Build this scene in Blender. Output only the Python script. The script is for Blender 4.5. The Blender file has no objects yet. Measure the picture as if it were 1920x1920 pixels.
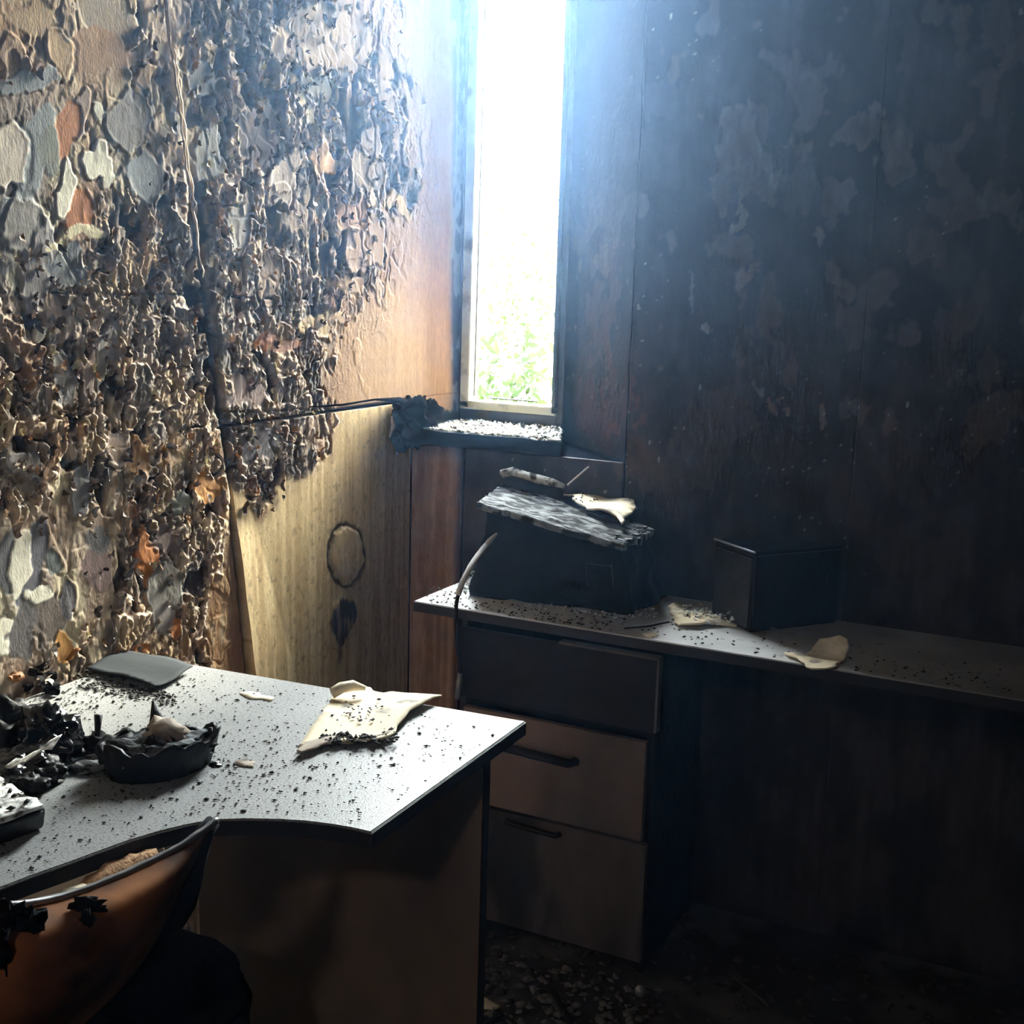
import bpy, bmesh, math, random
import numpy as np
from mathutils import Vector, Matrix, noise as mnoise

rng = np.random.default_rng(7)
random.seed(7)
S = bpy.context.scene
COL = S.collection

# ------------------------------------------------------------------ camera
F, YAW, PITCH, ROLL, CH = 2300.0, math.radians(26.3), math.radians(10.6), math.radians(1.7), 1.45
def _axes():
    cy, sy = math.cos(YAW), math.sin(YAW); cp, sp = math.cos(PITCH), math.sin(PITCH); cr, sr = math.cos(ROLL), math.sin(ROLL)
    P = np.array([[1, 0, 0], [0, cp, -sp], [0, sp, cp]]); R = np.array([[cr, -sr, 0], [sr, cr, 0], [0, 0, 1]])
    M = R @ P
    return np.array([M @ [cy, 0, -sy], M @ [sy, 0, cy], -(M @ [0, 1, 0])])     # rows: world X, Y, Z in camera (x right, y down, z ahead)
MX = _axes()
cam_d = bpy.data.cameras.new('camera'); cam = bpy.data.objects.new('camera', cam_d); COL.objects.link(cam)
cam_d.sensor_fit = 'HORIZONTAL'; cam_d.sensor_width = 36; cam_d.lens = 36 * F / 1920; cam_d.clip_start = 0.02
right, down, ahead = MX[:, 0], MX[:, 1], MX[:, 2]
mw = Matrix(((right[0], -down[0], -ahead[0], 0), (right[1], -down[1], -ahead[1], 0), (right[2], -down[2], -ahead[2], CH), (0, 0, 0, 1)))
cam.matrix_world = mw
S.camera = cam

# ------------------------------------------------------------------ exposure, world, lights
S.view_settings.view_transform = 'Standard'; S.view_settings.look = 'None'
S.view_settings.gamma = 1; S.view_settings.use_curve_mapping = False
S.view_settings.exposure = 0.88
S.cycles.max_bounces = 7; S.cycles.diffuse_bounces = 4; S.cycles.glossy_bounces = 3
S.cycles.transparent_max_bounces = 8; S.cycles.volume_bounces = 0
S.cycles.sample_clamp_indirect = 6; S.cycles.volume_step_rate = 4; S.cycles.volume_max_steps = 64

SKY = 72.0
W = bpy.data.worlds.new('world'); S.world = W; W.use_nodes = True
bg = W.node_tree.nodes['Background']; bg.inputs[0].default_value = (0.95, 0.975, 1.0, 1); bg.inputs[1].default_value = SKY

def lamp(name, kind, loc, direction, energy, color, **kw):
    l = bpy.data.lights.new(name, kind); l.energy = energy; l.color = color
    for k, v in kw.items(): setattr(l, k, v)
    o = bpy.data.objects.new(name, l); COL.objects.link(o); o.location = loc
    o.rotation_euler = Vector(direction).to_track_quat('-Z', 'Y').to_euler()
    return o
SUN = lamp('sun', 'SUN', (-1, 8, 4), (-0.22, -1.0, -0.60), 32.0, (1.0, 0.88, 0.70), angle=math.radians(30))
FILL = lamp('ceiling_opening_light', 'AREA', (0.16, -1.65, 2.62), (-0.148, 0.413, -0.268), 3.7, (1.0, 0.86, 0.74), shape='DISK', size=0.17)
PORTAL = lamp('window_portal', 'AREA', (-1.42, 3.02, 1.88), (0, -1, 0), 1.0, (1, 1, 1), shape='RECTANGLE', size=0.50, size_y=1.65)
PORTAL.data.cycles.is_portal = True

# ------------------------------------------------------------------ pixel <-> world
def ray(x, y): return MX @ np.array([(x - 960) / F, (y - 960) / F, 1.0])
C0 = np.array([0, 0, CH])
def on_x(x, y, X): r = ray(x, y); return C0 + r * X / r[0]
def on_y(x, y, Y): r = ray(x, y); return C0 + r * Y / r[1]
def on_z(x, y, z): r = ray(x, y); return C0 + r * (z - CH) / r[2]
def proj(P):
    d = (P - C0) @ MX
    return 960 + F * d[..., 0] / d[..., 2], 960 + F * d[..., 1] / d[..., 2]

WX, WY, WIN = -1.6, 2.65, 2.91        # left wall plane, window wall plane, window plane

# ------------------------------------------------------------------ numpy noise
def _tab(seed): return np.random.default_rng(1000 + seed).random((256, 256))
_T = {}
def vn(x, y, seed=0):
    if seed not in _T: _T[seed] = _tab(seed)
    T = _T[seed]
    xi = np.floor(x).astype(int); yi = np.floor(y).astype(int); fx = x - xi; fy = y - yi
    fx = fx * fx * (3 - 2 * fx); fy = fy * fy * (3 - 2 * fy)
    a = T[xi & 255, yi & 255]; b = T[(xi + 1) & 255, yi & 255]; c = T[xi & 255, (yi + 1) & 255]; d = T[(xi + 1) & 255, (yi + 1) & 255]
    return (a * (1 - fx) + b * fx) * (1 - fy) + (c * (1 - fx) + d * fx) * fy
def fbm(x, y, o=4, seed=0, g=0.5):
    s = 0; a = 1; t = 0
    for i in range(o):
        s = s + a * vn(x * 2 ** i + 17.3 * i, y * 2 ** i + 9.1 * i, seed + i); t += a; a *= g
    return s / t
def ridged(x, y, o=4, seed=0):
    s = 0; a = 1; t = 0
    for i in range(o):
        s = s + a * (1 - abs(2 * vn(x * 2 ** i + 5.3 * i, y * 2 ** i + 3.1 * i, seed + i) - 1)); t += a; a *= .55
    return s / t
def worley(x, y, seed=0, jit=0.9):
    T1, T2, T3, T4 = _tab(seed + 50), _tab(seed + 51), _tab(seed + 52), _tab(seed + 53)
    xi = np.floor(x).astype(int); yi = np.floor(y).astype(int)
    d1 = np.full(x.shape, 9.0); d2 = d1.copy(); r1 = np.zeros(x.shape); r2 = r1.copy(); ox = r1.copy(); oy = r1.copy()
    for i in (-1, 0, 1):
        for j in (-1, 0, 1):
            a = (xi + i) & 255; b = (yi + j) & 255
            px = xi + i + .5 + jit * (T1[a, b] - .5); py = yi + j + .5 + jit * (T2[a, b] - .5)
            d = np.hypot(x - px, y - py); m = d < d1
            d2 = np.where(m, d1, np.minimum(d2, d))
            ox = np.where(m, x - px, ox); oy = np.where(m, y - py, oy)
            r1 = np.where(m, T3[a, b], r1); r2 = np.where(m, T4[a, b], r2); d1 = np.where(m, d, d1)
    return d1, d2, r1, r2, ox, oy
def sst(a, b, x): t = np.clip((x - a) / (b - a), 0, 1); return t * t * (3 - 2 * t)
def lin(*c): return np.array([((v / 255 + .055) / 1.055) ** 2.4 if v > 10 else v / 255 / 12.92 for v in c])
def mix(a, b, t):
    t = np.asarray(t)[..., None]; return a * (1 - t) + b * t

# ------------------------------------------------------------------ materials
MATS = {}
def mat(name, color=(.5, .5, .5), rough=.6, spec=.5, metal=0, bump=0.0, bscale=60, var=0.0, vscale=12, attr=False, stretch=(1, 1, 1), trans=0, color2=None, c2scale=6, c2lo=.5, c2hi=.6):
    if name in MATS: return MATS[name]
    m = bpy.data.materials.new(name); m.use_nodes = True; nt = m.node_tree; N = nt.nodes; L = nt.links
    b = N['Principled BSDF']; b.inputs['Roughness'].default_value = rough; b.inputs['Metallic'].default_value = metal
    b.inputs['Specular IOR Level'].default_value = spec; b.inputs['Transmission Weight'].default_value = trans
    tc = N.new('ShaderNodeTexCoord'); mp = N.new('ShaderNodeMapping'); L.new(tc.outputs['Object'], mp.inputs[0]); mp.inputs['Scale'].default_value = stretch
    if attr:
        a = N.new('ShaderNodeAttribute'); a.attribute_name = 'Col'; src = a.outputs['Color']
    else:
        r = N.new('ShaderNodeRGB'); r.outputs[0].default_value = (*color, 1); src = r.outputs[0]
    if color2 is not None:
        n = N.new('ShaderNodeTexNoise'); n.inputs['Scale'].default_value = c2scale; n.inputs['Detail'].default_value = 6; L.new(mp.outputs[0], n.inputs['Vector'])
        mr = N.new('ShaderNodeMapRange'); mr.inputs[1].default_value = c2lo; mr.inputs[2].default_value = c2hi; L.new(n.outputs['Fac'], mr.inputs[0])
        mx = N.new('ShaderNodeMix'); mx.data_type = 'RGBA'; L.new(mr.outputs[0], mx.inputs[0]); L.new(src, mx.inputs[6]); mx.inputs[7].default_value = (*color2, 1); src = mx.outputs[2]
    if var > 0:
        n = N.new('ShaderNodeTexNoise'); n.inputs['Scale'].default_value = vscale; n.inputs['Detail'].default_value = 5; L.new(mp.outputs[0], n.inputs['Vector'])
        mr = N.new('ShaderNodeMapRange'); mr.inputs[1].default_value = .25; mr.inputs[2].default_value = .75; mr.inputs[3].default_value = 1 - var; mr.inputs[4].default_value = 1 + var; L.new(n.outputs['Fac'], mr.inputs[0])
        mx = N.new('ShaderNodeVectorMath'); mx.operation = 'SCALE'; L.new(src, mx.inputs[0]); L.new(mr.outputs[0], mx.inputs[3]); src = mx.outputs[0]
    L.new(src, b.inputs['Base Color'])
    if bump > 0:
        n = N.new('ShaderNodeTexNoise'); n.inputs['Scale'].default_value = bscale; n.inputs['Detail'].default_value = 6; L.new(mp.outputs[0], n.inputs['Vector'])
        bp = N.new('ShaderNodeBump'); bp.inputs['Strength'].default_value = 1; bp.inputs['Distance'].default_value = bump; L.new(n.outputs['Fac'], bp.inputs['Height']); L.new(bp.outputs[0], b.inputs['Normal'])
    MATS[name] = m
    return m
M_wall = mat('scorched_wall', attr=True, rough=.78, spec=.35, bump=.0006, bscale=300, var=.20, vscale=90, stretch=(1, 1.2, .5))
M_soot = mat('sooty_wall', attr=True, rough=.62, spec=.45, bump=.0014, bscale=140, var=.25, vscale=50, stretch=(1.2, 1, .5))
M_reveal = mat('thick_soot_reveal', attr=True, rough=.95, spec=.04, bump=.001, bscale=140, var=.25, vscale=50, stretch=(1.2, 1, .5))
M_flake = mat('curled_paint', attr=True, rough=.7, spec=.4, bump=.0006, bscale=300, var=.2, vscale=120)
M_back = mat('dark_boards', (.02, .017, .015), rough=.9, var=.3, bump=.002, bscale=30)
M_floor = mat('sooty_floor', (.018, .017, .016), rough=.75, var=.5, vscale=8, bump=.004, bscale=25, color2=(.06, .055, .05), c2scale=5)
M_ceil = mat('sooty_ceiling', (.02, .019, .018), rough=.9, var=.4, bump=.003, bscale=15)
M_top1 = mat('ash_dusted_laminate', (.33, .336, .333), rough=.42, spec=.42, var=.10, vscale=9, bump=.0007, bscale=420, color2=(.10, .10, .10), c2scale=260, c2lo=.50, c2hi=.70)
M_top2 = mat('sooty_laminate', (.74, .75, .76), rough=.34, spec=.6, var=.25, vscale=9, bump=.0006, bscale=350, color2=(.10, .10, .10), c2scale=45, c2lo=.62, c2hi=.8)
def soot_and_falloff(m, x0, x1, dark):
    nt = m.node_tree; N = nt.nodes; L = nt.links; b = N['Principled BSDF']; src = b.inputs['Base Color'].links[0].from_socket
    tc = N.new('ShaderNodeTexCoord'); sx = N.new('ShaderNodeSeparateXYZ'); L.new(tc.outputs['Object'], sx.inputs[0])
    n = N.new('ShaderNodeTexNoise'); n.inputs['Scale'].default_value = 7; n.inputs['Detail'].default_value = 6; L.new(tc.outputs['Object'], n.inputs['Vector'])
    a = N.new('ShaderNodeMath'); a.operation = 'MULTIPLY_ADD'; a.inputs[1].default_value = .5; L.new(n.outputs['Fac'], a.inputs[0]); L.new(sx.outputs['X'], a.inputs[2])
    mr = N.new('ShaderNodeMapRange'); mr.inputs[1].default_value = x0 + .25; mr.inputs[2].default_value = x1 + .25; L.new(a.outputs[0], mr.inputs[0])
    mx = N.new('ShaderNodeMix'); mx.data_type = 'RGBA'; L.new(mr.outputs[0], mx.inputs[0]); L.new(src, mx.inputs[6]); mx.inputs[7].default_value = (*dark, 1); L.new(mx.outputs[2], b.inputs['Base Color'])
soot_and_falloff(M_top2, -.75, .15, (.10, .085, .075))  # brown soot and fading window light, both painted as darkening to the right
M_edge = mat('dark_edge_band', (.02, .018, .018), rough=.6, var=.3)
M_brown = mat('brown_laminate', (.32, .225, .16), rough=.6, var=.22, vscale=5, color2=(.17, .125, .10), c2scale=3.5, c2lo=.45, c2hi=.65, bump=.0006, bscale=60, stretch=(1, 1, .6))
M_door = mat('smoked_drawer_front', (.19, .135, .12), rough=.55, var=.25, vscale=6, color2=(.07, .06, .06), c2scale=4, c2lo=.42, c2hi=.66, bump=.0006, bscale=70, stretch=(1, 1, .7))
M_char = mat('charred_plastic', (.008, .008, .009), rough=.5, spec=.22, var=.4, bump=.0025, bscale=55)
M_charm = mat('char_matt', (.009, .009, .010), rough=.85, spec=.12, var=.5, bump=.003, bscale=45)
M_black = mat('dead_black_char', (.006, .006, .007), rough=1, spec=0.0)
M_gloss = mat('melted_black_plastic', (.007, .007, .009), rough=.2, spec=.7, bump=.0025, bscale=30)
M_ash = mat('pale_ash', (.84, .83, .79), rough=.9, var=.35, vscale=60, bump=.003, bscale=150, color2=(.07, .065, .06), c2scale=40, c2lo=.50, c2hi=.62)
M_lid = mat('ash_on_black_lid', (.20, .21, .215), rough=.8, spec=.12, var=.3, vscale=40, bump=.004, bscale=60, color2=(.03, .03, .032), c2scale=38, c2lo=.44, c2hi=.54, stretch=(.7, 2.2, 1))
M_paper = mat('scorched_paper', (.82, .70, .50), rough=.8, var=.15, vscale=20, bump=.0008, bscale=90, color2=(.30, .25, .21), c2scale=22, c2lo=.56, c2hi=.68)
M_paperd = mat('brown_singed_paper', (.42, .34, .27), rough=.85, var=.3, vscale=30, bump=.001, bscale=80, color2=(.06, .05, .045), c2scale=30, c2lo=.55, c2hi=.68)
M_cream = mat('cream_plastic_frame', (.70, .68, .50), rough=.45, var=.12, vscale=20, color2=(.20, .19, .14), c2scale=14, c2lo=.60, c2hi=.74)
M_frame = mat('burnt_frame', (.022, .023, .022), rough=.5, var=.4, vscale=30, bump=.001, bscale=60)
M_gask = mat('black_gasket', (.03, .03, .03), rough=.7)
M_steel = mat('grey_metal', (.30, .30, .31), rough=.4, metal=.6, var=.3, vscale=30)
M_greysheet = mat('grey_folder', (.03, .034, .038), rough=.8, spec=.15, var=.2, vscale=10, bump=.001, bscale=30)
M_orange = mat('orange_shell', (.46, .165, .045), rough=.75, spec=.2, var=.25, vscale=4, color2=(.03, .014, .01), c2scale=3.5, c2lo=.50, c2hi=.66, bump=.001, bscale=20)
M_foam = mat('scorched_foam', (.92, .56, .32), rough=.9, var=.35, vscale=25, bump=.004, bscale=50, stretch=(3, 3, 1))
M_rust = mat('rusty_curl', (.40, .17, .06), rough=.7, var=.4, vscale=40, color2=(.02, .012, .01), c2scale=20, c2lo=.45, c2hi=.55)
M_cable = mat('cable_sleeve', (.82, .82, .82), rough=.35, var=.2, vscale=20)
M_crumb = mat('charred_crumbs', (.03, .028, .026), rough=.8, var=.6, vscale=60)
M_leaf = mat('sunlit_leaves', (.012, .021, .006), rough=.6, var=.4, vscale=2)
M_bark = mat('bark', (.16, .12, .08), rough=.9, bump=.01, bscale=10)
M_ground = mat('dry_grass', (.30, .34, .16), rough=.9, var=.3, vscale=1)
def glass_mat():
    m = bpy.data.materials.new('sooted_glass'); m.use_nodes = True; nt = m.node_tree; N = nt.nodes; L = nt.links
    for n in list(N):
        if n.type == 'BSDF_PRINCIPLED': N.remove(n)
    t = N.new('ShaderNodeBsdfTransparent'); t.inputs[0].default_value = (.93, .96, .95, 1)
    g = N.new('ShaderNodeBsdfGlossy'); g.inputs['Roughness'].default_value = .05
    x = N.new('ShaderNodeMixShader'); x.inputs[0].default_value = .04
    L.new(t.outputs[0], x.inputs[1]); L.new(g.outputs[0], x.inputs[2]); L.new(x.outputs[0], N['Material Output'].inputs[0])
    return m
M_glass = glass_mat()
m_ = M_leaf.node_tree; b_ = m_.nodes['Principled BSDF']; b_.inputs['Specular IOR Level'].default_value = .2
tr_ = m_.nodes.new('ShaderNodeBsdfTranslucent'); tr_.inputs[0].default_value = (.011, .020, .004, 1); ms_ = m_.nodes.new('ShaderNodeMixShader'); ms_.inputs[0].default_value = .55
m_.links.new(b_.outputs[0], ms_.inputs[1]); m_.links.new(tr_.outputs[0], ms_.inputs[2]); m_.links.new(ms_.outputs[0], m_.nodes['Material Output'].inputs[0])

# ------------------------------------------------------------------ object helpers
def link(name, me, m=None, parent=None, smooth=False):
    o = bpy.data.objects.new(name, me); COL.objects.link(o)
    if m: me.materials.append(m)
    if parent: o.parent = parent
    if smooth: me.polygons.foreach_set('use_smooth', [True] * len(me.polygons))
    return o
def tag(o, label, cat, group=None, kind=None):
    o['label'] = label; o['category'] = cat
    if group: o['group'] = group
    if kind: o['kind'] = kind
    return o
def struct(o): o['kind'] = 'structure'; return o
def empty(name, loc=(0, 0, 0), rz=0):
    o = bpy.data.objects.new(name, None); COL.objects.link(o); o.location = loc; o.rotation_euler = (0, 0, rz); o.empty_display_size = .05
    return o
def np_mesh(name, V, Fc, col=None, m=None, parent=None, smooth=True):
    V = np.asarray(V, dtype=np.float32); Fc = np.asarray(Fc, dtype=np.int32)
    me = bpy.data.meshes.new(name); me.vertices.add(len(V)); me.vertices.foreach_set('co', V.ravel())
    n = Fc.shape[1]; me.loops.add(Fc.size); me.loops.foreach_set('vertex_index', Fc.ravel()); me.polygons.add(len(Fc))
    me.polygons.foreach_set('loop_start', np.arange(0, Fc.size, n, dtype=np.int32)); me.update(calc_edges=True)
    if col is not None:
        a = me.color_attributes.new('Col', 'FLOAT_COLOR', 'POINT')
        a.data.foreach_set('color', np.concatenate([col, np.ones((len(col), 1))], 1).astype(np.float32).ravel())
    return link(name, me, m, parent, smooth)
def grid_faces(nu, nv, base=0):
    i, j = np.meshgrid(np.arange(nu - 1), np.arange(nv - 1)); a = (j * nu + i).ravel() + base
    return np.stack([a, a + 1, a + 1 + nu, a + nu], 1)
class MB:
    def __init__(s): s.v = []; s.f = []
    def add(s, v, f):
        b = len(s.v); s.v += [tuple(map(float, p)) for p in v]; s.f += [tuple(i + b for i in q) for q in f]; return s
    def box(s, x0, x1, y0, y1, z0, z1):
        return s.add([(x0, y0, z0), (x1, y0, z0), (x1, y1, z0), (x0, y1, z0), (x0, y0, z1), (x1, y0, z1), (x1, y1, z1), (x0, y1, z1)],
                     [(0, 3, 2, 1), (4, 5, 6, 7), (0, 1, 5, 4), (1, 2, 6, 5), (2, 3, 7, 6), (3, 0, 4, 7)])
    def hexa(s, bot, top):
        return s.add(list(bot) + list(top), [(3, 2, 1, 0), (4, 5, 6, 7), (0, 1, 5, 4), (1, 2, 6, 5), (2, 3, 7, 6), (3, 0, 4, 7)])
    def prism(s, pts, z0, z1):
        n = len(pts); v = [(p[0], p[1], z0) for p in pts] + [(p[0], p[1], z1) for p in pts]
        return s.add(v, [tuple(range(n - 1, -1, -1)), tuple(range(n, 2 * n))] + [(i, (i + 1) % n, (i + 1) % n + n, i + n) for i in range(n)])
    def tube(s, pts, r, n=8, ragged=0):
        pts = [Vector(p) for p in pts]; m = len(pts); rings = []
        rr = r if isinstance(r, (list, tuple)) else [r] * m
        for i, p in enumerate(pts):
            t = (pts[min(i + 1, m - 1)] - pts[max(i - 1, 0)]).normalized()
            a = t.orthogonal().normalized() if i == 0 else (a - t * a.dot(t)).normalized()
            b = t.cross(a)
            rings.append([p + (a * math.cos(k * 2 * math.pi / n) + b * math.sin(k * 2 * math.pi / n)) * rr[i] * (1 + ragged * random.uniform(-1, 1)) for k in range(n)])
        v = [q for R in rings for q in R]; f = []
        for i in range(m - 1):
            for k in range(n):
                f.append((i * n + k, i * n + (k + 1) % n, (i + 1) * n + (k + 1) % n, (i + 1) * n + k))
        f.append(tuple(range(n - 1, -1, -1))); f.append(tuple((m - 1) * n + k for k in range(n)))
        return s.add(v, f)
    def build(s, name, m, parent=None, smooth=False, bevel=0, subdiv=0, disp=0, dscale=20, local=None):
        me = bpy.data.meshes.new(name)
        me.from_pydata(s.v, [], s.f); bm = bmesh.new(); bm.from_mesh(me)
        if bevel > 0: bmesh.ops.bevel(bm, geom=list(bm.edges), offset=bevel, segments=2, affect='EDGES', clamp_overlap=True)
        if subdiv: bmesh.ops.triangulate(bm, faces=[f for f in bm.faces if len(f.verts) > 4]); bmesh.ops.subdivide_edges(bm, edges=list(bm.edges), cuts=subdiv, use_grid_fill=True)
        if disp:
            bm.normal_update(); off = {v: v.normal * disp * mnoise.fractal(v.co * dscale, 1.0, 2.0, 4) for v in bm.verts}
            for v, d in off.items(): v.co += d
        bmesh.ops.recalc_face_normals(bm, faces=list(bm.faces))
        if local is not None:
            for v in bm.verts: v.co -= Vector(local)
        bm.to_mesh(me); bm.free()
        return link(name, me, m, parent, smooth)

def sheet(name, pts, zf, thick, m, parent=None, cuts=3, col=None, place=None, smooth=True, jag=0):
    """thin piece with an outline: pts in 2-D, zf(x, y) its height; place maps a local point to the world"""
    P = []
    n = len(pts)
    for i in range(n):
        a = np.array(pts[i]); b = np.array(pts[(i + 1) % n]); L_ = np.hypot(*(b - a)); k = max(1, int(L_ / (jag * 3))) if jag else 1
        for q in range(k):
            p = a + (b - a) * q / k
            if jag and q: p = p + rng.normal(size=2) * jag * .6
            P.append(p)
    bm = bmesh.new(); vs = [bm.verts.new((p[0], p[1], 0)) for p in P]; es = [bm.edges.new((vs[i], vs[(i + 1) % len(vs)])) for i in range(len(vs))]
    bmesh.ops.triangle_fill(bm, edges=es, use_beauty=True)
    for _ in range(cuts):
        L_ = [e.calc_length() for e in bm.edges]; mx = max(L_) * .45
        bmesh.ops.subdivide_edges(bm, edges=[e for e in bm.edges if e.calc_length() > mx], cuts=1); bmesh.ops.triangulate(bm, faces=list(bm.faces))
    for f in bm.faces:
        f.normal_update()
        if f.normal.z < 0: f.normal_flip()
    top = list(bm.verts); tf = list(bm.faces); 
    dup = {v: bm.verts.new((v.co.x, v.co.y, 0)) for v in top}
    bd = [e for e in bm.edges if e.is_boundary]
    for e in bd:
        a, b = e.verts; f = e.link_faces[0]; lv = [l.vert for l in f.loops]; i = lv.index(a)
        if lv[(i + 1) % 3] is not b: a, b = b, a
        bm.faces.new((b, a, dup[a], dup[b]))
    for f in tf: bm.faces.new([dup[v] for v in reversed(list(f.verts))])
    for v in top:
        z = zf(v.co.x, v.co.y); d = dup[v]; d.co.z = z - thick / 2; v.co.z = z + thick / 2
    if place:
        for v in bm.verts: v.co = Vector(place(np.array(v.co)))
    bmesh.ops.recalc_face_normals(bm, faces=list(bm.faces))
    me = bpy.data.meshes.new(name); bm.to_mesh(me); bm.free()
    return link(name, me, m, parent, smooth)

def crumbs(name, pts, sizes, m, parent=None, flat=.6, cols=None):
    """many small irregular chips as one mesh"""
    base = np.array([[1, 0, 0], [.3, .95, 0], [-.8, .6, 0], [-.8, -.6, 0], [.3, -.95, 0], [0.1, 0.1, 1.0], [0.1, 0.1, -.6]])
    tri = np.array([[0, 1, 5], [1, 2, 5], [2, 3, 5], [3, 4, 5], [4, 0, 5], [1, 0, 6], [2, 1, 6], [3, 2, 6], [4, 3, 6], [0, 4, 6]])
    n = len(pts); V = np.zeros((n, 7, 3))
    for i in range(n):
        b = base * rng.uniform(.5, 1.4, (7, 1)) * [1, rng.uniform(.4, 1), flat]
        a = rng.uniform(0, 6.28); ca, sa = math.cos(a), math.sin(a)
        b = b @ np.array([[ca, sa, 0], [-sa, ca, 0], [0, 0, 1]]); V[i] = pts[i] + b * sizes[i]
    Fc = (tri[None] + (np.arange(n) * 7)[:, None, None]).reshape(-1, 3)
    c = None if cols is None else np.repeat(cols, 7, 0)
    return np_mesh(name, V.reshape(-1, 3), Fc, c, m, parent, smooth=False)

# ------------------------------------------------------------------ wall colour and relief
TAN = lin(200, 168, 128); TAN2 = lin(176, 138, 100); CREAM = lin(238, 226, 190); GREY = lin(152, 146, 142); MAUVE = lin(158, 136, 122)
BLUEG = lin(150, 154, 158); ORNG = lin(196, 128, 76); BLK = lin(26, 22, 21); DK = lin(90, 76, 68); ASH = lin(200, 180, 162); GRN = lin(132, 134, 124)
WHITE = lin(246, 240, 222)
YS = np.arange(50, 1350, 100); XS = np.arange(50, 950, 100)
DENS = np.array([
 [.22,.15,.33,.55,.80,.90,.30,.30,.00],
 [.30,.15,.25,.60,.68,.82,.80,.60,.00],
 [.25,.25,.22,.55,.75,.72,.55,.55,.00],
 [.22,.20,.40,.60,.72,.50,.60,.50,.10],
 [.35,.35,.75,.72,.78,.66,.55,.25,.00],
 [.60,.60,.78,.75,.75,.80,.50,.08,.00],
 [.75,.75,.78,.75,.72,.78,.20,.00,.00],
 [.85,.80,.72,.70,.75,.66,.10,.00,.00],
 [.72,.66,.66,.60,.90,.80,.05,.00,.00],
 [.62,.42,.66,.66,.50,.25,.00,.00,.00],
 [.22,.32,.60,.66,.00,.00,.00,.00,.00],
 [.12,.42,.66,.66,.00,.00,.00,.00,.00],
 [.25,.50,.60,.66,.00,.00,.00,.00,.00]])
WARM = np.array([            # 1 = orange tan, 0 = grey
 [.8,.7,.7,.5,.3,.2,.6,.6,.6],
 [.3,.8,.9,.6,.2,.2,.3,.5,.6],
 [.2,.6,.4,.6,.3,.3,.4,.5,.6],
 [.2,.7,.3,.6,.4,.5,.6,.7,.7],
 [.2,.6,.4,.4,.4,.4,.6,.8,.8],
 [.1,.4,.5,.4,.4,.3,.6,.9,.9],
 [.3,.4,.5,.5,.4,.4,.8,1.,1.],
 [.5,.4,.5,.6,.4,.3,.8,1.,1.],
 [.4,.5,.6,.8,.2,.2,.7,.8,.8],
 [.5,.5,.6,.8,.7,.6,.5,.5,.5],
 [.3,.5,.6,.6,.8,.5,.5,.5,.5],
 [.2,.4,.5,.6,.9,.5,.5,.5,.5],
 [.4,.5,.5,.8,.9,.5,.5,.5,.5]])
def bil(G, px, py):
    x = np.clip((px - XS[0]) / 100, 0, G.shape[1] - 1.001); y = np.clip((py - YS[0]) / 100, 0, G.shape[0] - 1.001)
    i = x.astype(int); j = y.astype(int); fx = x - i; fy = y - j
    return (G[j, i] * (1 - fx) + G[j, i + 1] * fx) * (1 - fy) + (G[j + 1, i] * (1 - fx) + G[j + 1, i + 1] * fx) * fy
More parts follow.
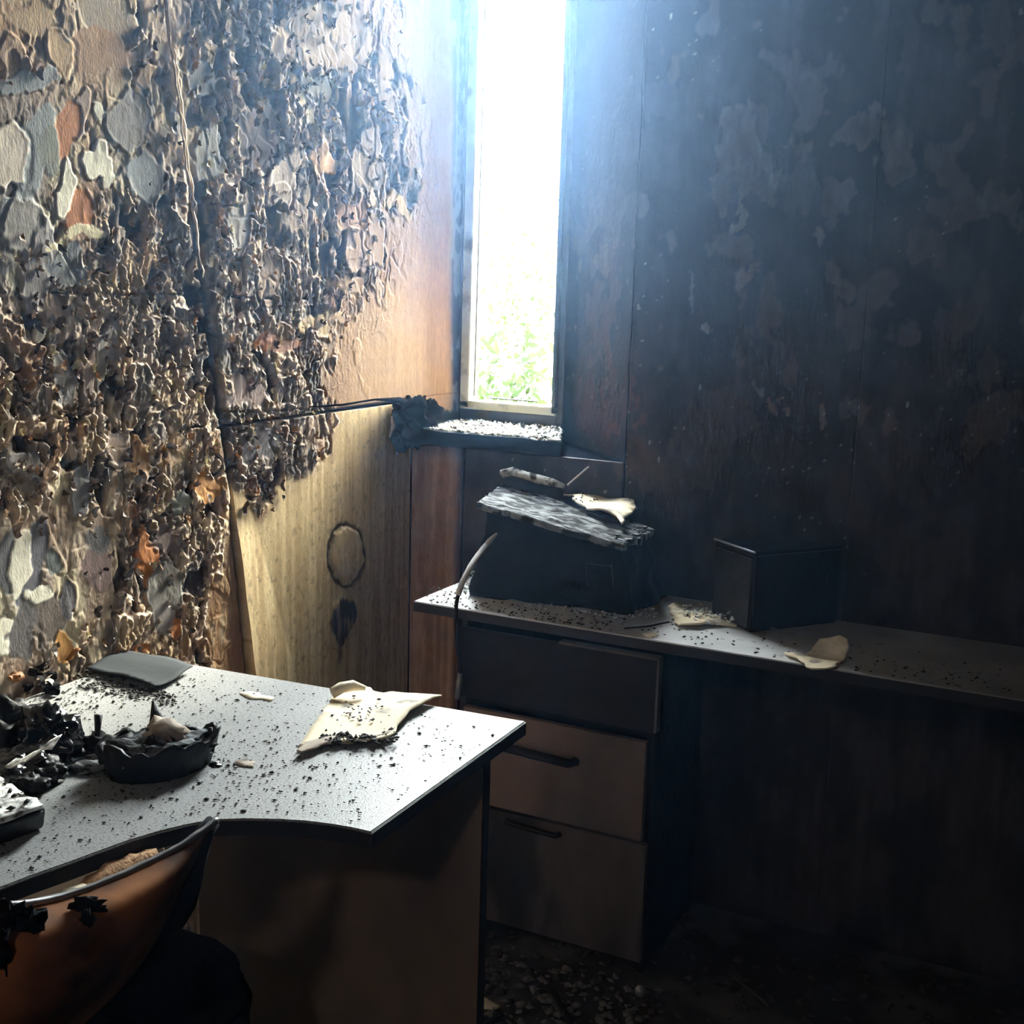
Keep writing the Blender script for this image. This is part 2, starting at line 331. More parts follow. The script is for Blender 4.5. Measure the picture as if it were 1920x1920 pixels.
# peeled patches of the left wall: centre, radii (photo px), tilt deg, colour, lift mm, dark rim
PATCH = [
 (190,88,58,38,-15,TAN2,1,0),(112,92,34,42,10,TAN,3,1),(205,28,60,30,-20,lin(170,150,125),1,0),(55,150,62,22,12,BLUEG,3,1),(60,40,40,40,0,TAN,2,0),
 (155,205,24,52,-28,MAUVE,3,1),(245,228,36,50,-12,GREY,4,1),(275,315,38,54,8,BLUEG,5,1),(188,296,31,24,0,WHITE,4,1),(203,330,9,20,-28,WHITE,4,0),
 (120,345,17,55,-6,WHITE,4,1),(197,205,10,20,8,WHITE,3,0),(128,232,26,62,-14,ORNG,0,0),(150,390,30,54,0,ORNG,0,0),(60,290,34,100,-20,BLUEG,2,0),(18,300,32,55,-20,lin(228,214,200),3,1),
 (98,262,18,50,-8,GRN,2,0),(270,140,16,22,0,TAN,3,1),(45,420,40,60,-20,GREY,4,1),(20,360,12,14,0,DK,-3,0),(75,500,38,90,-8,lin(158,152,152),4,1),(150,440,60,14,8,CREAM,2,0),
 (130,505,50,40,0,BLUEG,2,0),(83,628,19,13,5,WHITE,5,1),(100,590,30,20,0,MAUVE,3,0),(165,700,14,95,-16,lin(165,142,130),6,1),(115,720,22,60,-8,GREY,4,1),(195,660,18,60,-6,GREY,4,1),
 (40,865,40,34,0,lin(136,130,128),4,1),(150,918,22,56,-14,lin(132,130,132),5,1),(262,860,16,50,0,lin(168,128,86),4,1),(225,840,22,46,0,MAUVE,3,1),
 (68,1010,19,24,0,lin(122,126,124),2,0),(100,1052,14,28,-4,lin(122,126,124),2,0),(185,985,20,22,0,MAUVE,2,0),(182,1015,26,34,0,lin(124,120,120),2,0),(180,1066,38,34,0,lin(140,118,114),2,0),
 (15,1050,26,60,-14,lin(118,118,122),1,0),(52,1062,28,80,-22,lin(112,110,118),1.5,0),(90,1160,24,52,10,lin(120,108,100),1.5,0),(32,1058,17,56,-14,WHITE,4,0),(66,1108,24,17,-10,WHITE,4,0),(12,1196,24,36,0,WHITE,4,0),(45,1180,30,62,0,lin(112,108,108),1.5,0),
 (122,1134,16,42,-4,lin(112,108,112),2,0),(270,1045,26,52,0,ORNG,4,2),(345,948,24,26,0,GRN,4,1),(312,1112,40,62,0,lin(132,128,122),5,1),(315,1015,32,30,0,lin(140,122,116),3,1),(332,1178,15,28,0,ORNG,3,1),(392,905,22,28,0,lin(205,150,90),2,0),
 (240,1230,40,14,0,ORNG,1,0),(110,1225,18,26,0,lin(224,168,100),3,1),(310,1150,26,40,0,GREY,3,0),
 (378,150,28,36,0,lin(116,118,120),5,1),(392,295,30,56,0,lin(130,128,126),5,1),(360,210,16,26,0,BLK,-6,0),(540,330,26,66,-18,lin(178,164,154),6,2),(600,300,24,34,0,lin(210,170,120),4,1),
 (583,209,11,18,-10,WHITE,5,2),(592,150,30,32,0,lin(104,108,106),8,2),(560,165,10,30,20,CREAM,6,0),(610,70,100,62,0,lin(182,164,146),1,0),(697,275,22,30,0,lin(150,136,134),8,2),(690,330,40,34,0,lin(160,146,132),5,1),
 (683,460,34,56,-6,lin(182,156,136),7,2),(742,386,30,18,10,lin(240,222,170),5,0),(692,378,11,20,10,WHITE,6,1),(655,398,26,28,0,lin(212,168,128),3,0),(655,540,34,18,0,lin(204,176,148),4,0),(600,600,40,20,0,lin(212,190,150),3,0),
 (500,520,26,46,0,MAUVE,4,1),(445,430,18,50,0,GREY,5,1),(480,260,50,60,0,lin(104,88,82),-1,0),(520,640,50,16,0,lin(190,140,112),2,0),(470,740,44,30,0,lin(150,128,122),3,0),
 (490,830,40,34,0,lin(104,98,100),3,0),(720,140,22,60,0,lin(176,158,144),2,0),(770,60,30,90,0,lin(172,154,138),2,0)]
def wall_left_field(Y, Z, bare=False):
    P = np.stack([np.full(Y.shape, WX), Y, Z], -1); px, py = proj(P)
    D = bil(DENS, px, py); WM = bil(WARM, px, py)
    wob = fbm(Y * 14, Z * 9, 4, 3) - .5; wob2 = fbm(Y * 45, Z * 26, 3, 11) - .5
    ch = sst(.40, .56, D + .75 * wob + .3 * wob2)
    # flakes of paint: jittered cells, drawn out along the grain
    wx = Y * 22 + 1.6 * fbm(Y * 20, Z * 20, 2, 21); wy = Z * 15 + 1.6 * fbm(Y * 18, Z * 18, 2, 31)
    d1, d2, r1, r2, ox, oy = worley(wx, wy, 1)
    e = d2 - d1
    flake = sst(.04, .16, e) * (r1 > .34)
    rim = np.exp(-((e - .13) / .07) ** 2) * (r1 > .34)
    wx2 = Y * 105 + 3 * fbm(Y * 40, Z * 40, 3, 41); wy2 = Z * 62 + 3 * fbm(Y * 40, Z * 40, 3, 44)
    s1, s2, q1, q2, sx, sy = worley(wx2, wy2, 2); e2 = s2 - s1
    fine = sst(.03, .25, e2)
    rg = ridged(Y * 48 + 2 * wob, Z * 20 + 2 * wob2, 4, 61)
    pit = sst(.56, .43, fbm(Y * 26, Z * 13, 3, 71) + .12 * wob2)
    h_char = -.001 + .005 * (rg - .5) + .003 * fine * q1 + flake * (.002 + .003 * r2 + .0015 * ox + .001 * oy) + .002 * rim - .009 * pit * (1 - .7 * flake)
    h_paint = .0012 * (fbm(Y * 60, Z * 30, 3, 81) - .5) + .0016 * flake * (r1 > .7) + .001 * fine * q1
    h = h_paint * (1 - ch) + h_char * ch
    # colours
    grain = fbm(Y * 160, Z * 6, 4, 91); blot = fbm(Y * 9, Z * 6, 4, 95)
    paint = mix(mix(BLUEG, GREY, blot), mix(TAN, TAN2, sst(.35, .65, blot)), np.clip(WM * 1.2 + .5 * (blot - .5), 0, 1)) * (.82 + .34 * grain)[..., None]
    lightv = sst(.52, .62, fbm(Y * 16, Z * 8, 4, 99)); paint = mix(paint, CREAM * .9, lightv * .45 * (px < 420))
    fcol = mix(mix(GREY, MAUVE, r2), mix(TAN, ORNG, sst(.86, 1, r1)), sst(.45, .8, WM * .7 + .5 * r2))
    ccol = mix(DK, ASH, sst(.42, .72, rg + .35 * (q1 - .5)))
    ccol = mix(ccol, mix(ASH, CREAM, q2), sst(.80, .95, q1) * fine * .8)
    ccol = mix(ccol, ORNG, (sst(.93, .99, q2) * WM * .7))
    ccol = mix(ccol, fcol * (.45 + .55 * r2)[..., None], flake * .75)
    ccol = mix(ccol, ASH * 1.25, rim * .5)
    ccol = mix(ccol, BLK, pit * (1 - .6 * flake) * .93)
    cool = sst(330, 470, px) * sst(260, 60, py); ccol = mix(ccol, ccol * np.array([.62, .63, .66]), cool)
    col = mix(paint, ccol, ch)
    wpx = px + 44 * (fbm(Y * 16, Z * 12, 4, 160) - .5); wpy = py + 60 * (fbm(Y * 16, Z * 12, 4, 165) - .5)
    for (cx, cy, rx, ry, an, c, lift, rm) in PATCH:
        near = (abs(wpx - cx) < rx * 2.4) & (abs(wpy - cy) < ry * 2.4)
        if not near.any(): continue
        a = math.radians(an); dx = wpx[near] - cx; dy = wpy[near] - cy
        u = (dx * math.cos(a) - dy * math.sin(a)) / rx; v = (dx * math.sin(a) + dy * math.cos(a)) / ry
        rr = np.hypot(u, v) + .95 * (fbm(Y[near] * 26 + cx, Z[near] * 20 + cy, 5, 7, .6) - .5) + .2 * wob2[near]
        k = sst(1.02, .90, rr)
        hh = h[near]; cc = col[near]
        cc = mix(cc, c * (.86 + .3 * fbm(Y[near] * 70, Z[near] * 20, 3, 5))[..., None], k)
        edge = np.exp(-((rr - .95) / .08) ** 2)
        hh = hh * (1 - .85 * k) + k * lift * .0004 + (edge * .0007 * (lift > 2) if rm else 0)
        if rm:
            out = np.exp(-((rr - 1.12) / .09) ** 2) * (.8 if rm == 2 else .4); cc = mix(cc, BLK, out * np.minimum(1, .3 + 1.2 * vn(Y[near] * 70, Z[near] * 50, 8))); hh = hh - out * .0018
        h[near] = hh; col[near] = cc
    # nail-line cracks running across the boards
    for (x0, y0, x1, y1) in ((300, 380, 520, 390), (90, 546, 590, 562), (440, 772, 620, 768), (320, 690, 400, 680)):
        t = np.clip((px - x0) / (x1 - x0), -1, 2); yl = y0 + (y1 - y0) * t + 10 * (fbm(Y * 30, Z * 0 + 3, 3, 12) - .5)
        k = np.exp(-((py - yl) / 2.6) ** 2) * ((t > 0) & (t < 1)) * sst(.35, .5, fbm(Y * 25, Z * 3, 2, 14)); col = mix(col, BLK, k * .8); h = h - .004 * k
    jd = (Y - joint(Z)) / (.0075 + .004 * vn(Z * 40, Z * 0, 48)); k = np.exp(-jd ** 2) * sst(1.68, 1.58, Z); col = mix(col, BLK, k * .96); h = h * (1 - .6 * k) - .008 * k
    return h, col, px, py, ch

WALLL = MB().box(WX - .20, WX - .03, -2.6, 3.0, 0, 2.72).build('wall_left', M_back); struct(WALLL)
JZ = [0, .632, 1.04, 1.56, 1.837, 2.7]; JY = [2.10, 1.995, 1.942, 1.852, 1.796, 1.66]
def joint(z): return np.interp(z, JZ, JY) + .004 * (fbm(np.asarray(z) * 14, np.asarray(z) * 0 + 2, 3, 15) - .5)
def left_panel(zs, ya, yb, us, fn=None, name='wall_panel'):
    Z, U = np.meshgrid(zs, us, indexing='ij'); A = ya(Z); B = yb(Z); Y = A + (B - A) * U
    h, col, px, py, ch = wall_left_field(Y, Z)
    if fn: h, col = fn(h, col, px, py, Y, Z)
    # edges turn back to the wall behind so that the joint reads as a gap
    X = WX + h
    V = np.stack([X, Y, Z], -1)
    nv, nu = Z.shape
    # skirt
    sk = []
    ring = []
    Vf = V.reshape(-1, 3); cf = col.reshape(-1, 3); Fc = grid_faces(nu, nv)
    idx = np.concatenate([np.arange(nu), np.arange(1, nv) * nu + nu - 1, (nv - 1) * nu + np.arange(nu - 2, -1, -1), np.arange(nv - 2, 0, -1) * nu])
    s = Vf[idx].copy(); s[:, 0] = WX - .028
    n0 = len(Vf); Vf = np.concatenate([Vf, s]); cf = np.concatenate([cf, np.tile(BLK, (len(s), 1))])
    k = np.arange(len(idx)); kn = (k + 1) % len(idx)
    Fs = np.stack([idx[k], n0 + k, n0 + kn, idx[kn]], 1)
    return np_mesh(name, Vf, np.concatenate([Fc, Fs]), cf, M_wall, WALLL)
def dense(a, b, c, d, s1, s2):  # coarse a..b, dense b..c, coarse c..d
    out = [np.arange(a, b, s1)] if b > a else []
    out.append(np.arange(b, c, s2))
    if d > c: out.append(np.arange(c, d, s1))
    return np.unique(np.concatenate(out + [np.array([d])]))
zs1 = dense(0, .62, 2.02, 2.68, .012, .0022)
ys = dense(-2.55, 1.28, 2.0, 2.0, .08, .0028); us1 = (ys + 2.55) / 4.55
left_panel(zs1, lambda z: z * 0 - 2.55, lambda z: joint(z) - .004, us1)
def P2(h, col, px, py, Y, Z):
    edge = sst(836, 852, px + 10 * (fbm(Y * 5, Z * 8, 3, 33) - .5))
    edge = np.maximum(edge, sst(2.855, 2.875, Y))
    col = mix(col, lin(40, 42, 46) * (.6 + .8 * fbm(Y * 60, Z * 20, 3, 34))[..., None], edge)
    sc = sst(.62, .72, ridged(Y * 30, Z * 9, 3, 35)) * edge; col = mix(col, lin(150, 150, 150), sc * .35)
    col = mix(col, col * np.array([.52, .41, .295]), sst(430, 700, px) * (1 - edge)); col = mix(col, col * .70, sst(690, 800, px) * sst(620, 380, py) * (1 - edge)); h = h * (1 - .95 * sst(.3, .0, bil(DENS, px, py)))  # tan tint and darkening painted in where the window light is too strong
    # torn lower edge, warm bare ply
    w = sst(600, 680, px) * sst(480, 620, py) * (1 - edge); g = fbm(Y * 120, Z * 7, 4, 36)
    col = mix(col, mix(lin(168, 132, 90), lin(142, 106, 70), g), w * .9); col = mix(col, col * .62, sst(560, 800, px) * sst(700, 300, py) * (1 - edge))  # second mix darkens the upper right further against the window light
    return h, col
zs2 = dense(1.155, 1.16, 2.18, 2.68, .012, .0022)
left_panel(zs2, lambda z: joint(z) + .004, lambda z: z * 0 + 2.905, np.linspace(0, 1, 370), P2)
def P2b(h, col, px, py, Y, Z):
    h, col = P2(h, col, px, py, Y, Z); low = sst(.030, .018, (Z - 1.083) + .03 * (fbm(Y * 30, Z * 5, 3, 46) - .5)); return h, mix(col, BLK, low)
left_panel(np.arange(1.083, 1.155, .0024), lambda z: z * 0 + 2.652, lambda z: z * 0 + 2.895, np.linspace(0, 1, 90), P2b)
def P3(h, col, px, py, Y, Z):
    g = fbm(Y * 90, Z * 5, 4, 37); b = fbm(Y * 8, Z * 6, 3, 38)
    barec = mix(lin(228, 204, 158), lin(196, 168, 124), sst(.3, .7, g)) * (.85 + .3 * b)[..., None]
    low = sst(0, 1, (py - 800) / 500) * sst(430, 620, px); barec = mix(barec, barec * np.array([.86, .90, .92]), low)
    lim = 905 + 60 * (fbm(Y * 22, Z * 3, 3, 39) - .5) - np.clip(px - 560, 0, 400) * .9 + 70 * np.exp(-((px - 487) / 28) ** 2)
    keep = sst(12, -12, py - lim) * sst(640, 610, px + 20 * (fbm(Y * 9, Z * 20, 3, 40) - .5))
    h = h * keep; col = mix(barec, col, keep)
    # crease: left of it the board springs away from the wall
    cx = 465 + (py - 930) * .27; s = np.clip((cx - px) / 100, 0, 1.2) * sst(900, 1050, py); h = h + s * .016
    # specks, oval scar and burnt run below it
    sp = sst(.80, .86, vn(Y * 130, Z * 90, 41)) * .35; col = mix(col, DK, sp * (1 - keep))
    u = (px - 650) / 34; v = (py - 1040) / 59; r = np.hypot(u, v) + .24 * (fbm(Y * 45, Z * 45, 4, 42) - .5)
    ring = np.exp(-((r - 1) / (.035 + .07 * vn(Y * 50, Z * 50, 47))) ** 2); lit = np.exp(-((r - .90) / .05) ** 2) * sst(.0, .5, v + u * .4 + .4); col = mix(col, BLK, ring * .9); h = h + ring * -.003 + .003 * sst(1, .8, r)
    col = mix(col, CREAM, lit * .4)
    u = (px - 642 + (py - 1165) * .12) / (24 - np.clip((py - 1165) * .22, -4, 18)); v = (py - 1165) / 46; r = np.hypot(u, v) + .5 * (fbm(Y * 70, Z * 22, 3, 43) - .5)
    k = sst(1.05, .85, r); st = fbm(Y * 160, Z * 16, 3, 45); col = mix(col, mix(BLK, lin(130, 112, 100), sst(.5, .66, st)), k); h = h + k * (.004 + .006 * (st - .5))
    drip = np.exp(-((px - 632 + 6 * np.sin(py * .05)) / 4.5) ** 2) * sst(1190, 1215, py) * sst(1262, 1225, py); col = mix(col, DK, drip * .8)
    return h, col
zs3 = dense(0, .55, 1.147, 1.147, .02, .0022)
left_panel(zs3, lambda z: joint(z) + .004, lambda z: z * 0 + 2.648, np.linspace(0, 1, 240), P3)

# curled flakes standing off the left wall
def plates(n, name, parent, test, size, frame, palette, m=M_flake, lift=(.004, .014)):
    V = []; Fc = []; Cc = []; cnt = 0; gu, gv = 5, 5
    while cnt < n:
        c = test()
        if c is None: continue
        pos, s = c; w = rng.uniform(*size) * s; hgt = w * rng.uniform(.8, 2.2)
        uu, vv = np.meshgrid(np.linspace(-1, 1, gu), np.linspace(-1, 1, gv)); uu = uu.ravel(); vv = vv.ravel()
        rad = 1 / np.maximum(1, np.hypot(uu, vv) ** .7); a0 = rng.uniform(0, 6.28)
        jr = 1 + .28 * np.sin(np.arctan2(vv, uu) * 3 + a0) * (np.hypot(uu, vv) > .8) + rng.normal(size=25) * .09
        x = uu * rad * jr * w; y = vv * rad * jr * hgt
        th = rng.uniform(0, 6.28); s_ = x * math.cos(th) / w + y * math.sin(th) / hgt
        z = rng.uniform(*lift) * (np.clip(s_ + .5, 0, 2) ** 1.7) * s + .003 * (np.hypot(uu, vv) ** 2) * rng.uniform(.2, 1.6) + rng.uniform(-.001, .003)
        a = rng.normal() * .35; x, y = x * math.cos(a) - y * math.sin(a), x * math.sin(a) + y * math.cos(a)
        V.append(pos + x[:, None] * frame[0] + y[:, None] * frame[1] + z[:, None] * frame[2])
        Fc.append(grid_faces(gu, gv, cnt * 25))
        c = palette[rng.integers(len(palette))] * rng.uniform(.6, 1.2); Cc.append(np.clip(np.tile(c, (25, 1)) * (1 + .25 * rng.normal(size=(25, 1))), .005, .95)); cnt += 1
    return np_mesh(name, np.concatenate(V), np.concatenate(Fc), np.concatenate(Cc), m, parent)
def t_left():
    px = rng.uniform(-20, 800); py = rng.uniform(-20, 1300)
    D = bil(DENS, np.array([px]), np.array([py]))[0]
    if rng.random() > (D - .25) * 1.6: return None
    p = on_x(px, py, WX)
    if p[1] > 2.6 or abs(p[1] - joint(p[2])) < .02: return None
    return p, 1.0
fr_left = (np.array([0, 1, 0]), np.array([0, 0, 1]), np.array([1, 0, 0]))
o = plates(1100, 'char_flakes', WALLL, t_left, (.0022, .007), fr_left, [ASH, GREY, MAUVE, DK, DK, TAN2, lin(140, 120, 106), lin(120, 104, 96), CREAM * .8, lin(90, 84, 82)], lift=(.0006, .004)); o['kind'] = 'stuff'
# torn strips along the joint
for k, (pts, r, mt) in enumerate((([(318, 60), (336, 200), (352, 330), (366, 420)], .0022, ASH), ([(326, 90), (345, 230), (364, 390), (380, 520)], .0016, CREAM))):
    q = [on_x(x, y, WX + .012) for x, y in pts]; P_ = MB().tube([Vector(a) for a in np.array([np.array([np.interp(t, range(4), [c[i] for c in q]) for i in range(3)]) for t in np.linspace(0, 3, 30)]) + rng.normal(size=(30, 3)) * .0012], r, 6, .5)
    P_.build('torn_strip', M_paper if k else M_paperd, WALLL, True)

# ------------------------------------------------------------------ window wall
b = MB(); b.box(WX - .03, -1.02, WY + .01, 3.0, 0, 1.04); b.box(WX - .03, -1.02, WY + .01, 3.0, 2.70, 2.72); b.box(-1.02, 2.0, WY + .01, 3.0, 0, 2.72)
b.prism([(-1.02, 2.66), (-1.02, 3.0), (-1.30, 3.0), (-1.30, 2.912)], 1.04, 2.70)       # splayed right-hand reveal
WALLB = b.build('wall_back', M_black); struct(WALLB)
BP = [(1390,285,52,52,lin(112,104,98),.8),(1345,330,22,50,lin(104,98,92),.6),(1440,330,22,50,lin(104,98,92),.6),(1388,400,8,34,lin(130,124,114),.6),(1490,330,60,60,lin(74,66,68),.5),
 (1650,262,60,28,lin(96,86,78),.8),(1690,300,40,34,lin(92,82,74),.7),(1135,440,38,100,lin(96,82,70),.9),(1120,505,26,26,lin(120,108,88),.7),(1148,640,22,170,lin(92,70,54),.8),(1140,800,45,60,lin(84,54,38),.8),(1100,760,14,200,lin(70,62,56),.6),
 (1154,822,17,22,lin(120,78,50),.9),(1205,805,12,12,lin(90,60,48),.6),(1180,880,70,40,lin(72,58,48),.6),(1408,532,24,34,lin(112,98,92),.8),(1568,545,34,34,lin(98,86,74),.7),(1572,380,18,50,lin(88,78,74),.6),(1560,460,14,26,lin(110,100,94),.6),
 (1790,365,60,44,lin(84,74,66),.8),(1880,350,44,44,lin(88,78,70),.8),(1740,465,46,38,lin(84,70,60),.8),(1800,560,50,60,lin(76,66,60),.7),(1780,640,40,60,lin(70,60,56),.6),(1850,700,44,60,lin(80,68,58),.7),(1850,800,50,50,lin(82,70,52),.7),
 (1346,602,14,18,lin(120,108,98),.8),(1290,540,6,60,lin(104,98,90),.6),(1416,742,13,15,lin(112,100,90),.8),(1448,768,15,30,lin(118,92,80),.8),(1492,780,12,30,lin(114,92,76),.8),(1546,768,12,20,lin(110,90,74),.8),(1618,772,12,24,lin(104,92,84),.6),
 (1668,800,16,36,lin(96,78,62),.7),(1600,760,8,20,lin(96,84,76),.6),(1350,790,70,60,lin(78,62,48),.5),(1300,850,60,40,lin(62,54,42),.6),(1560,935,50,40,lin(60,50,44),.6),(1440,850,60,40,lin(64,50,44),.4),(1700,900,30,40,lin(50,44,38),.5),
 (1880,50,40,60,lin(84,74,74),.6),(1690,90,30,90,lin(70,64,68),.5),(1165,260,26,40,lin(84,76,76),.5),(1250,180,50,40,lin(70,66,70),.4),(1480,140,70,24,lin(86,80,78),.5)]
def back_panel(xs, zs, bare=False, splay=False):
    Z, X = np.meshgrid(zs, xs, indexing='ij'); YB = WY + (np.maximum(0, -1.02 - X) * .893 if splay else 0 * X); P = np.stack([X, YB, Z], -1); px, py = proj(P)
    n1 = fbm(X * 10, Z * 7, 4, 110); n2 = fbm(X * 40, Z * 22, 3, 115); st = fbm(X * 60, Z * 3.5, 3, 118)
    h = .0030 * (n1 - .5) + .0022 * (n2 - .5) + .001 * (st - .5)
    if bare:
        g = fbm(X * 90, Z * 4, 4, 120); col = mix(lin(196, 160, 126), lin(164, 126, 96), sst(.3, .7, g)) * (.8 + .4 * n1)[..., None]
        col = mix(col, lin(60, 34, 28), sst(-1.475, -1.455, X + .02 * (n1 - .5)) * .85); col = mix(col, lin(34, 30, 30), sst(1.0, 1.05, Z) * .8)  # last mix paints the sill's shadow as a dark band along the top
        h = h * .4
    else:
        col = mix(lin(28, 27, 29), lin(60, 55, 55), sst(.35, .75, n1)) * (.7 + .6 * st)[..., None]
        pk = sst(.62, .70, fbm(X * 17, Z * 11, 4, 125) + .08 * (n2 - .5)) * sst(900, 760, py)
        col = mix(col, lin(84, 74, 66), pk * .7); h = h - .0015 * pk
        wx_ = px + 110 * (fbm(X * 12, Z * 9, 5, 170, .6) - .5); wy_ = py + 150 * (fbm(X * 12, Z * 6, 5, 175, .6) - .5)
        for (cx, cy, rx, ry, c, s) in BP:
            m_ = (abs(wx_ - cx) < rx * 2) & (abs(wy_ - cy) < ry * 2)
            if not m_.any(): continue
            rr = np.hypot((wx_[m_] - cx) / rx, (wy_[m_] - cy) / ry) + 1.9 * (fbm(X[m_] * 22 + cx, Z[m_] * 10, 5, 130, .62) - .5) + .5 * (n2[m_] - .5)
            k = sst(1.0, .74, rr) * s * .85; col[m_] = mix(col[m_], c * (.75 + .5 * n2[m_])[..., None], k); hh = h[m_]; hh = hh - .001 * k + .0007 * np.exp(-((rr - 1) / .08) ** 2); h[m_] = hh
        fl = sst(.93, .97, vn(X * 160, Z * 110, 140)) * (Z > .75) * sst(.52, .66, fbm(X * 5, Z * 5, 3, 141) + .15 * np.exp(-((py - 760) / 120) ** 2)); col = mix(col, lin(150, 145, 135), fl * .7)
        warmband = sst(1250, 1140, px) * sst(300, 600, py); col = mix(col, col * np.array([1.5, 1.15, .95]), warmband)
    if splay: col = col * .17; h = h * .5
    V = np.stack([X, YB - h, Z], -1).reshape(-1, 3); nv, nu = Z.shape; cf = col.reshape(-1, 3)
    idx = np.concatenate([np.arange(nu), np.arange(1, nv) * nu + nu - 1, (nv - 1) * nu + np.arange(nu - 2, -1, -1), np.arange(nv - 2, 0, -1) * nu])
    s = V[idx].copy(); s[:, 1] = YB.ravel()[idx] + .012; n0 = len(V); k = np.arange(len(idx)); kn = (k + 1) % len(idx)
    Fs = np.stack([idx[k], n0 + k, n0 + kn, idx[kn]], 1)
    return np_mesh('wall_panel', np.concatenate([V, s]), np.concatenate([grid_faces(nu, nv), Fs]), np.concatenate([cf, np.tile(BLK * .3, (len(s), 1))]), M_reveal if splay else M_soot, WALLB)
zb = np.unique(np.concatenate([np.arange(0, .6, .02), np.arange(.6, 2.2, .004), np.arange(2.2, 2.7, .05)]))
back_panel(np.arange(-1.597, -1.449, .004), np.arange(0, 1.046, .006), True)
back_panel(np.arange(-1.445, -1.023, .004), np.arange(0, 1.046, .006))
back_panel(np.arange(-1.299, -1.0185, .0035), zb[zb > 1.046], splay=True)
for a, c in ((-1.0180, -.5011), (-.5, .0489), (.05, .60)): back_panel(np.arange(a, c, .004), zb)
struct(MB().box(.6, 2.0, WY, WY + .012, 0, 2.7).build('trim_1', M_back))

# rest of the room
struct(MB().box(-1.8, 2.1, -2.7, 3.0, -.12, 0).build('floor', M_floor))
b = MB(); b.box(-1.8, 2.1, -2.7, -2.05, 2.72, 2.84); b.box(-1.8, 2.1, -1.25, 3.0, 2.72, 2.84); b.box(-1.8, -.24, -2.05, -1.25, 2.72, 2.84); b.box(.56, 2.1, -2.05, -1.25, 2.72, 2.84)
b.box(-.3, .62, -2.11, -1.19, 2.86, 2.88)
struct(b.build('ceiling', M_ceil))
struct(MB().box(2.0, 2.1, -2.6, 3.0, 0, 2.72).build('wall_right', M_ceil))
struct(MB().box(-1.8, 2.1, -2.7, -2.6, 0, 2.72).build('wall_front', M_ceil))

# ------------------------------------------------------------------ window
win = struct(empty('window_1', (-1.45, WIN, 1.1)))
def child(o, p): o.parent = p; o.matrix_parent_inverse = p.matrix_world.inverted(); return o
bpy.context.view_layer.update()
WZ0, WZ1 = 1.118, 2.66
xl = -1.590; xr = -1.318
b = MB(); b.box(WX, xl, WIN - .02, WIN + .06, 1.03, 2.70); b.box(xr + .01, -1.292, WIN - .02, WIN + .06, 1.03, 2.70); b.box(xl, xr + .01, WIN - .02, WIN + .06, 1.03, WZ0 - .004); b.box(xl, xr + .01, WIN - .02, WIN + .06, WZ1, 2.70)
child(b.build('outer_frame', M_frame, bevel=.002), win)
b = MB(); f0 = .026
# left cream stile leans a little: it has warped in the heat
b.hexa([(xl, WIN - .03, WZ0), (xl + f0, WIN - .03, WZ0), (xl + f0, WIN + .02, WZ0), (xl, WIN + .02, WZ0)], [(xl + .006, WIN - .03, WZ1), (xl + f0 + .008, WIN - .03, WZ1), (xl + f0 + .008, WIN + .02, WZ1), (xl + .006, WIN + .02, WZ1)])
child(b.build('sash_stile', M_cream, bevel=.002), win)
child(MB().box(xr - .002, xr + .010, WIN - .03, WIN + .02, WZ0, WZ1).build('sash_stile', M_frame, bevel=.002), win)
child(MB().box(xl, xr + .01, WIN - .03, WIN + .02, WZ0 - .004, WZ0 + .018).build('sash_rail', M_cream, bevel=.002), win)
child(MB().box(xl, xr + .01, WIN - .03, WIN + .02, WZ1 - .02, WZ1).build('sash_rail', M_cream, bevel=.002), win)
b = MB(); b.hexa([(xl + f0 + .006, WIN - .012, WZ0 + .03), (xl + f0 + .009, WIN - .012, WZ0 + .03), (xl + f0 + .009, WIN - .002, WZ0 + .03), (xl + f0 + .006, WIN - .002, WZ0 + .03)],
              [(xl + f0 + .016, WIN - .012, WZ1 - .02), (xl + f0 + .019, WIN - .012, WZ1 - .02), (xl + f0 + .019, WIN - .002, WZ1 - .02), (xl + f0 + .016, WIN - .002, WZ1 - .02)])
b.box(xl + f0 + .05, xr - .05, WIN - .012, WIN - .002, WZ0 + .026, WZ0 + .029)
child(b.build('gasket', M_gask), win)
child(MB().box(xl + f0 - .002, xr - .004, WIN + .004, WIN + .008, WZ0 + .01, WZ1 - .01).build('glass_pane', M_glass), win)

# sill
sill = MB().prism([(WX + .004, WY - .022), (-1.176, WY - .022), (-1.285, WIN - .035), (WX + .004, WIN - .035)], 1.047, 1.082).build('window_sill', M_charm, subdiv=12, disp=.006, dscale=30, smooth=True); struct(sill)
n = 1000; pts = np.stack([rng.uniform(WX + .03, -1.185, n), WY - .01 + .25 * rng.random(n) ** 1.2, np.full(n, 1.084)], 1)
pts = pts[pts[:, 0] < -1.19 - (pts[:, 1] - WY) * .42]; n = len(pts)
o = crumbs('ash_rubble', pts, rng.uniform(.003, .010, n), M_ash, flat=.7); tag(o, 'white ash and plaster rubble heaped along the window sill', 'ash', kind='stuff')
def zf(x, y): return .006 * math.sin(x * 40) + .002 * math.sin(y * 130)
# charred end of the ledge where the sill meets the left wall, and the thin batten
o = MB().tube([(WX + .012, 2.20, 1.170), (WX + .016, 2.32, 1.166), (WX + .018, 2.45, 1.168), (WX + .02, 2.56, 1.160), (WX + .022, 2.64, 1.135)], [.002, .003, .0035, .005, .010], 7, .5).build('charred_batten', M_black, WALLL, True)
o = MB().box(WX + .002, WX + .045, 2.555, 2.70, 1.045, 1.150).build('sill_end', M_black, WALLL, subdiv=16, disp=.026, dscale=46, smooth=True)
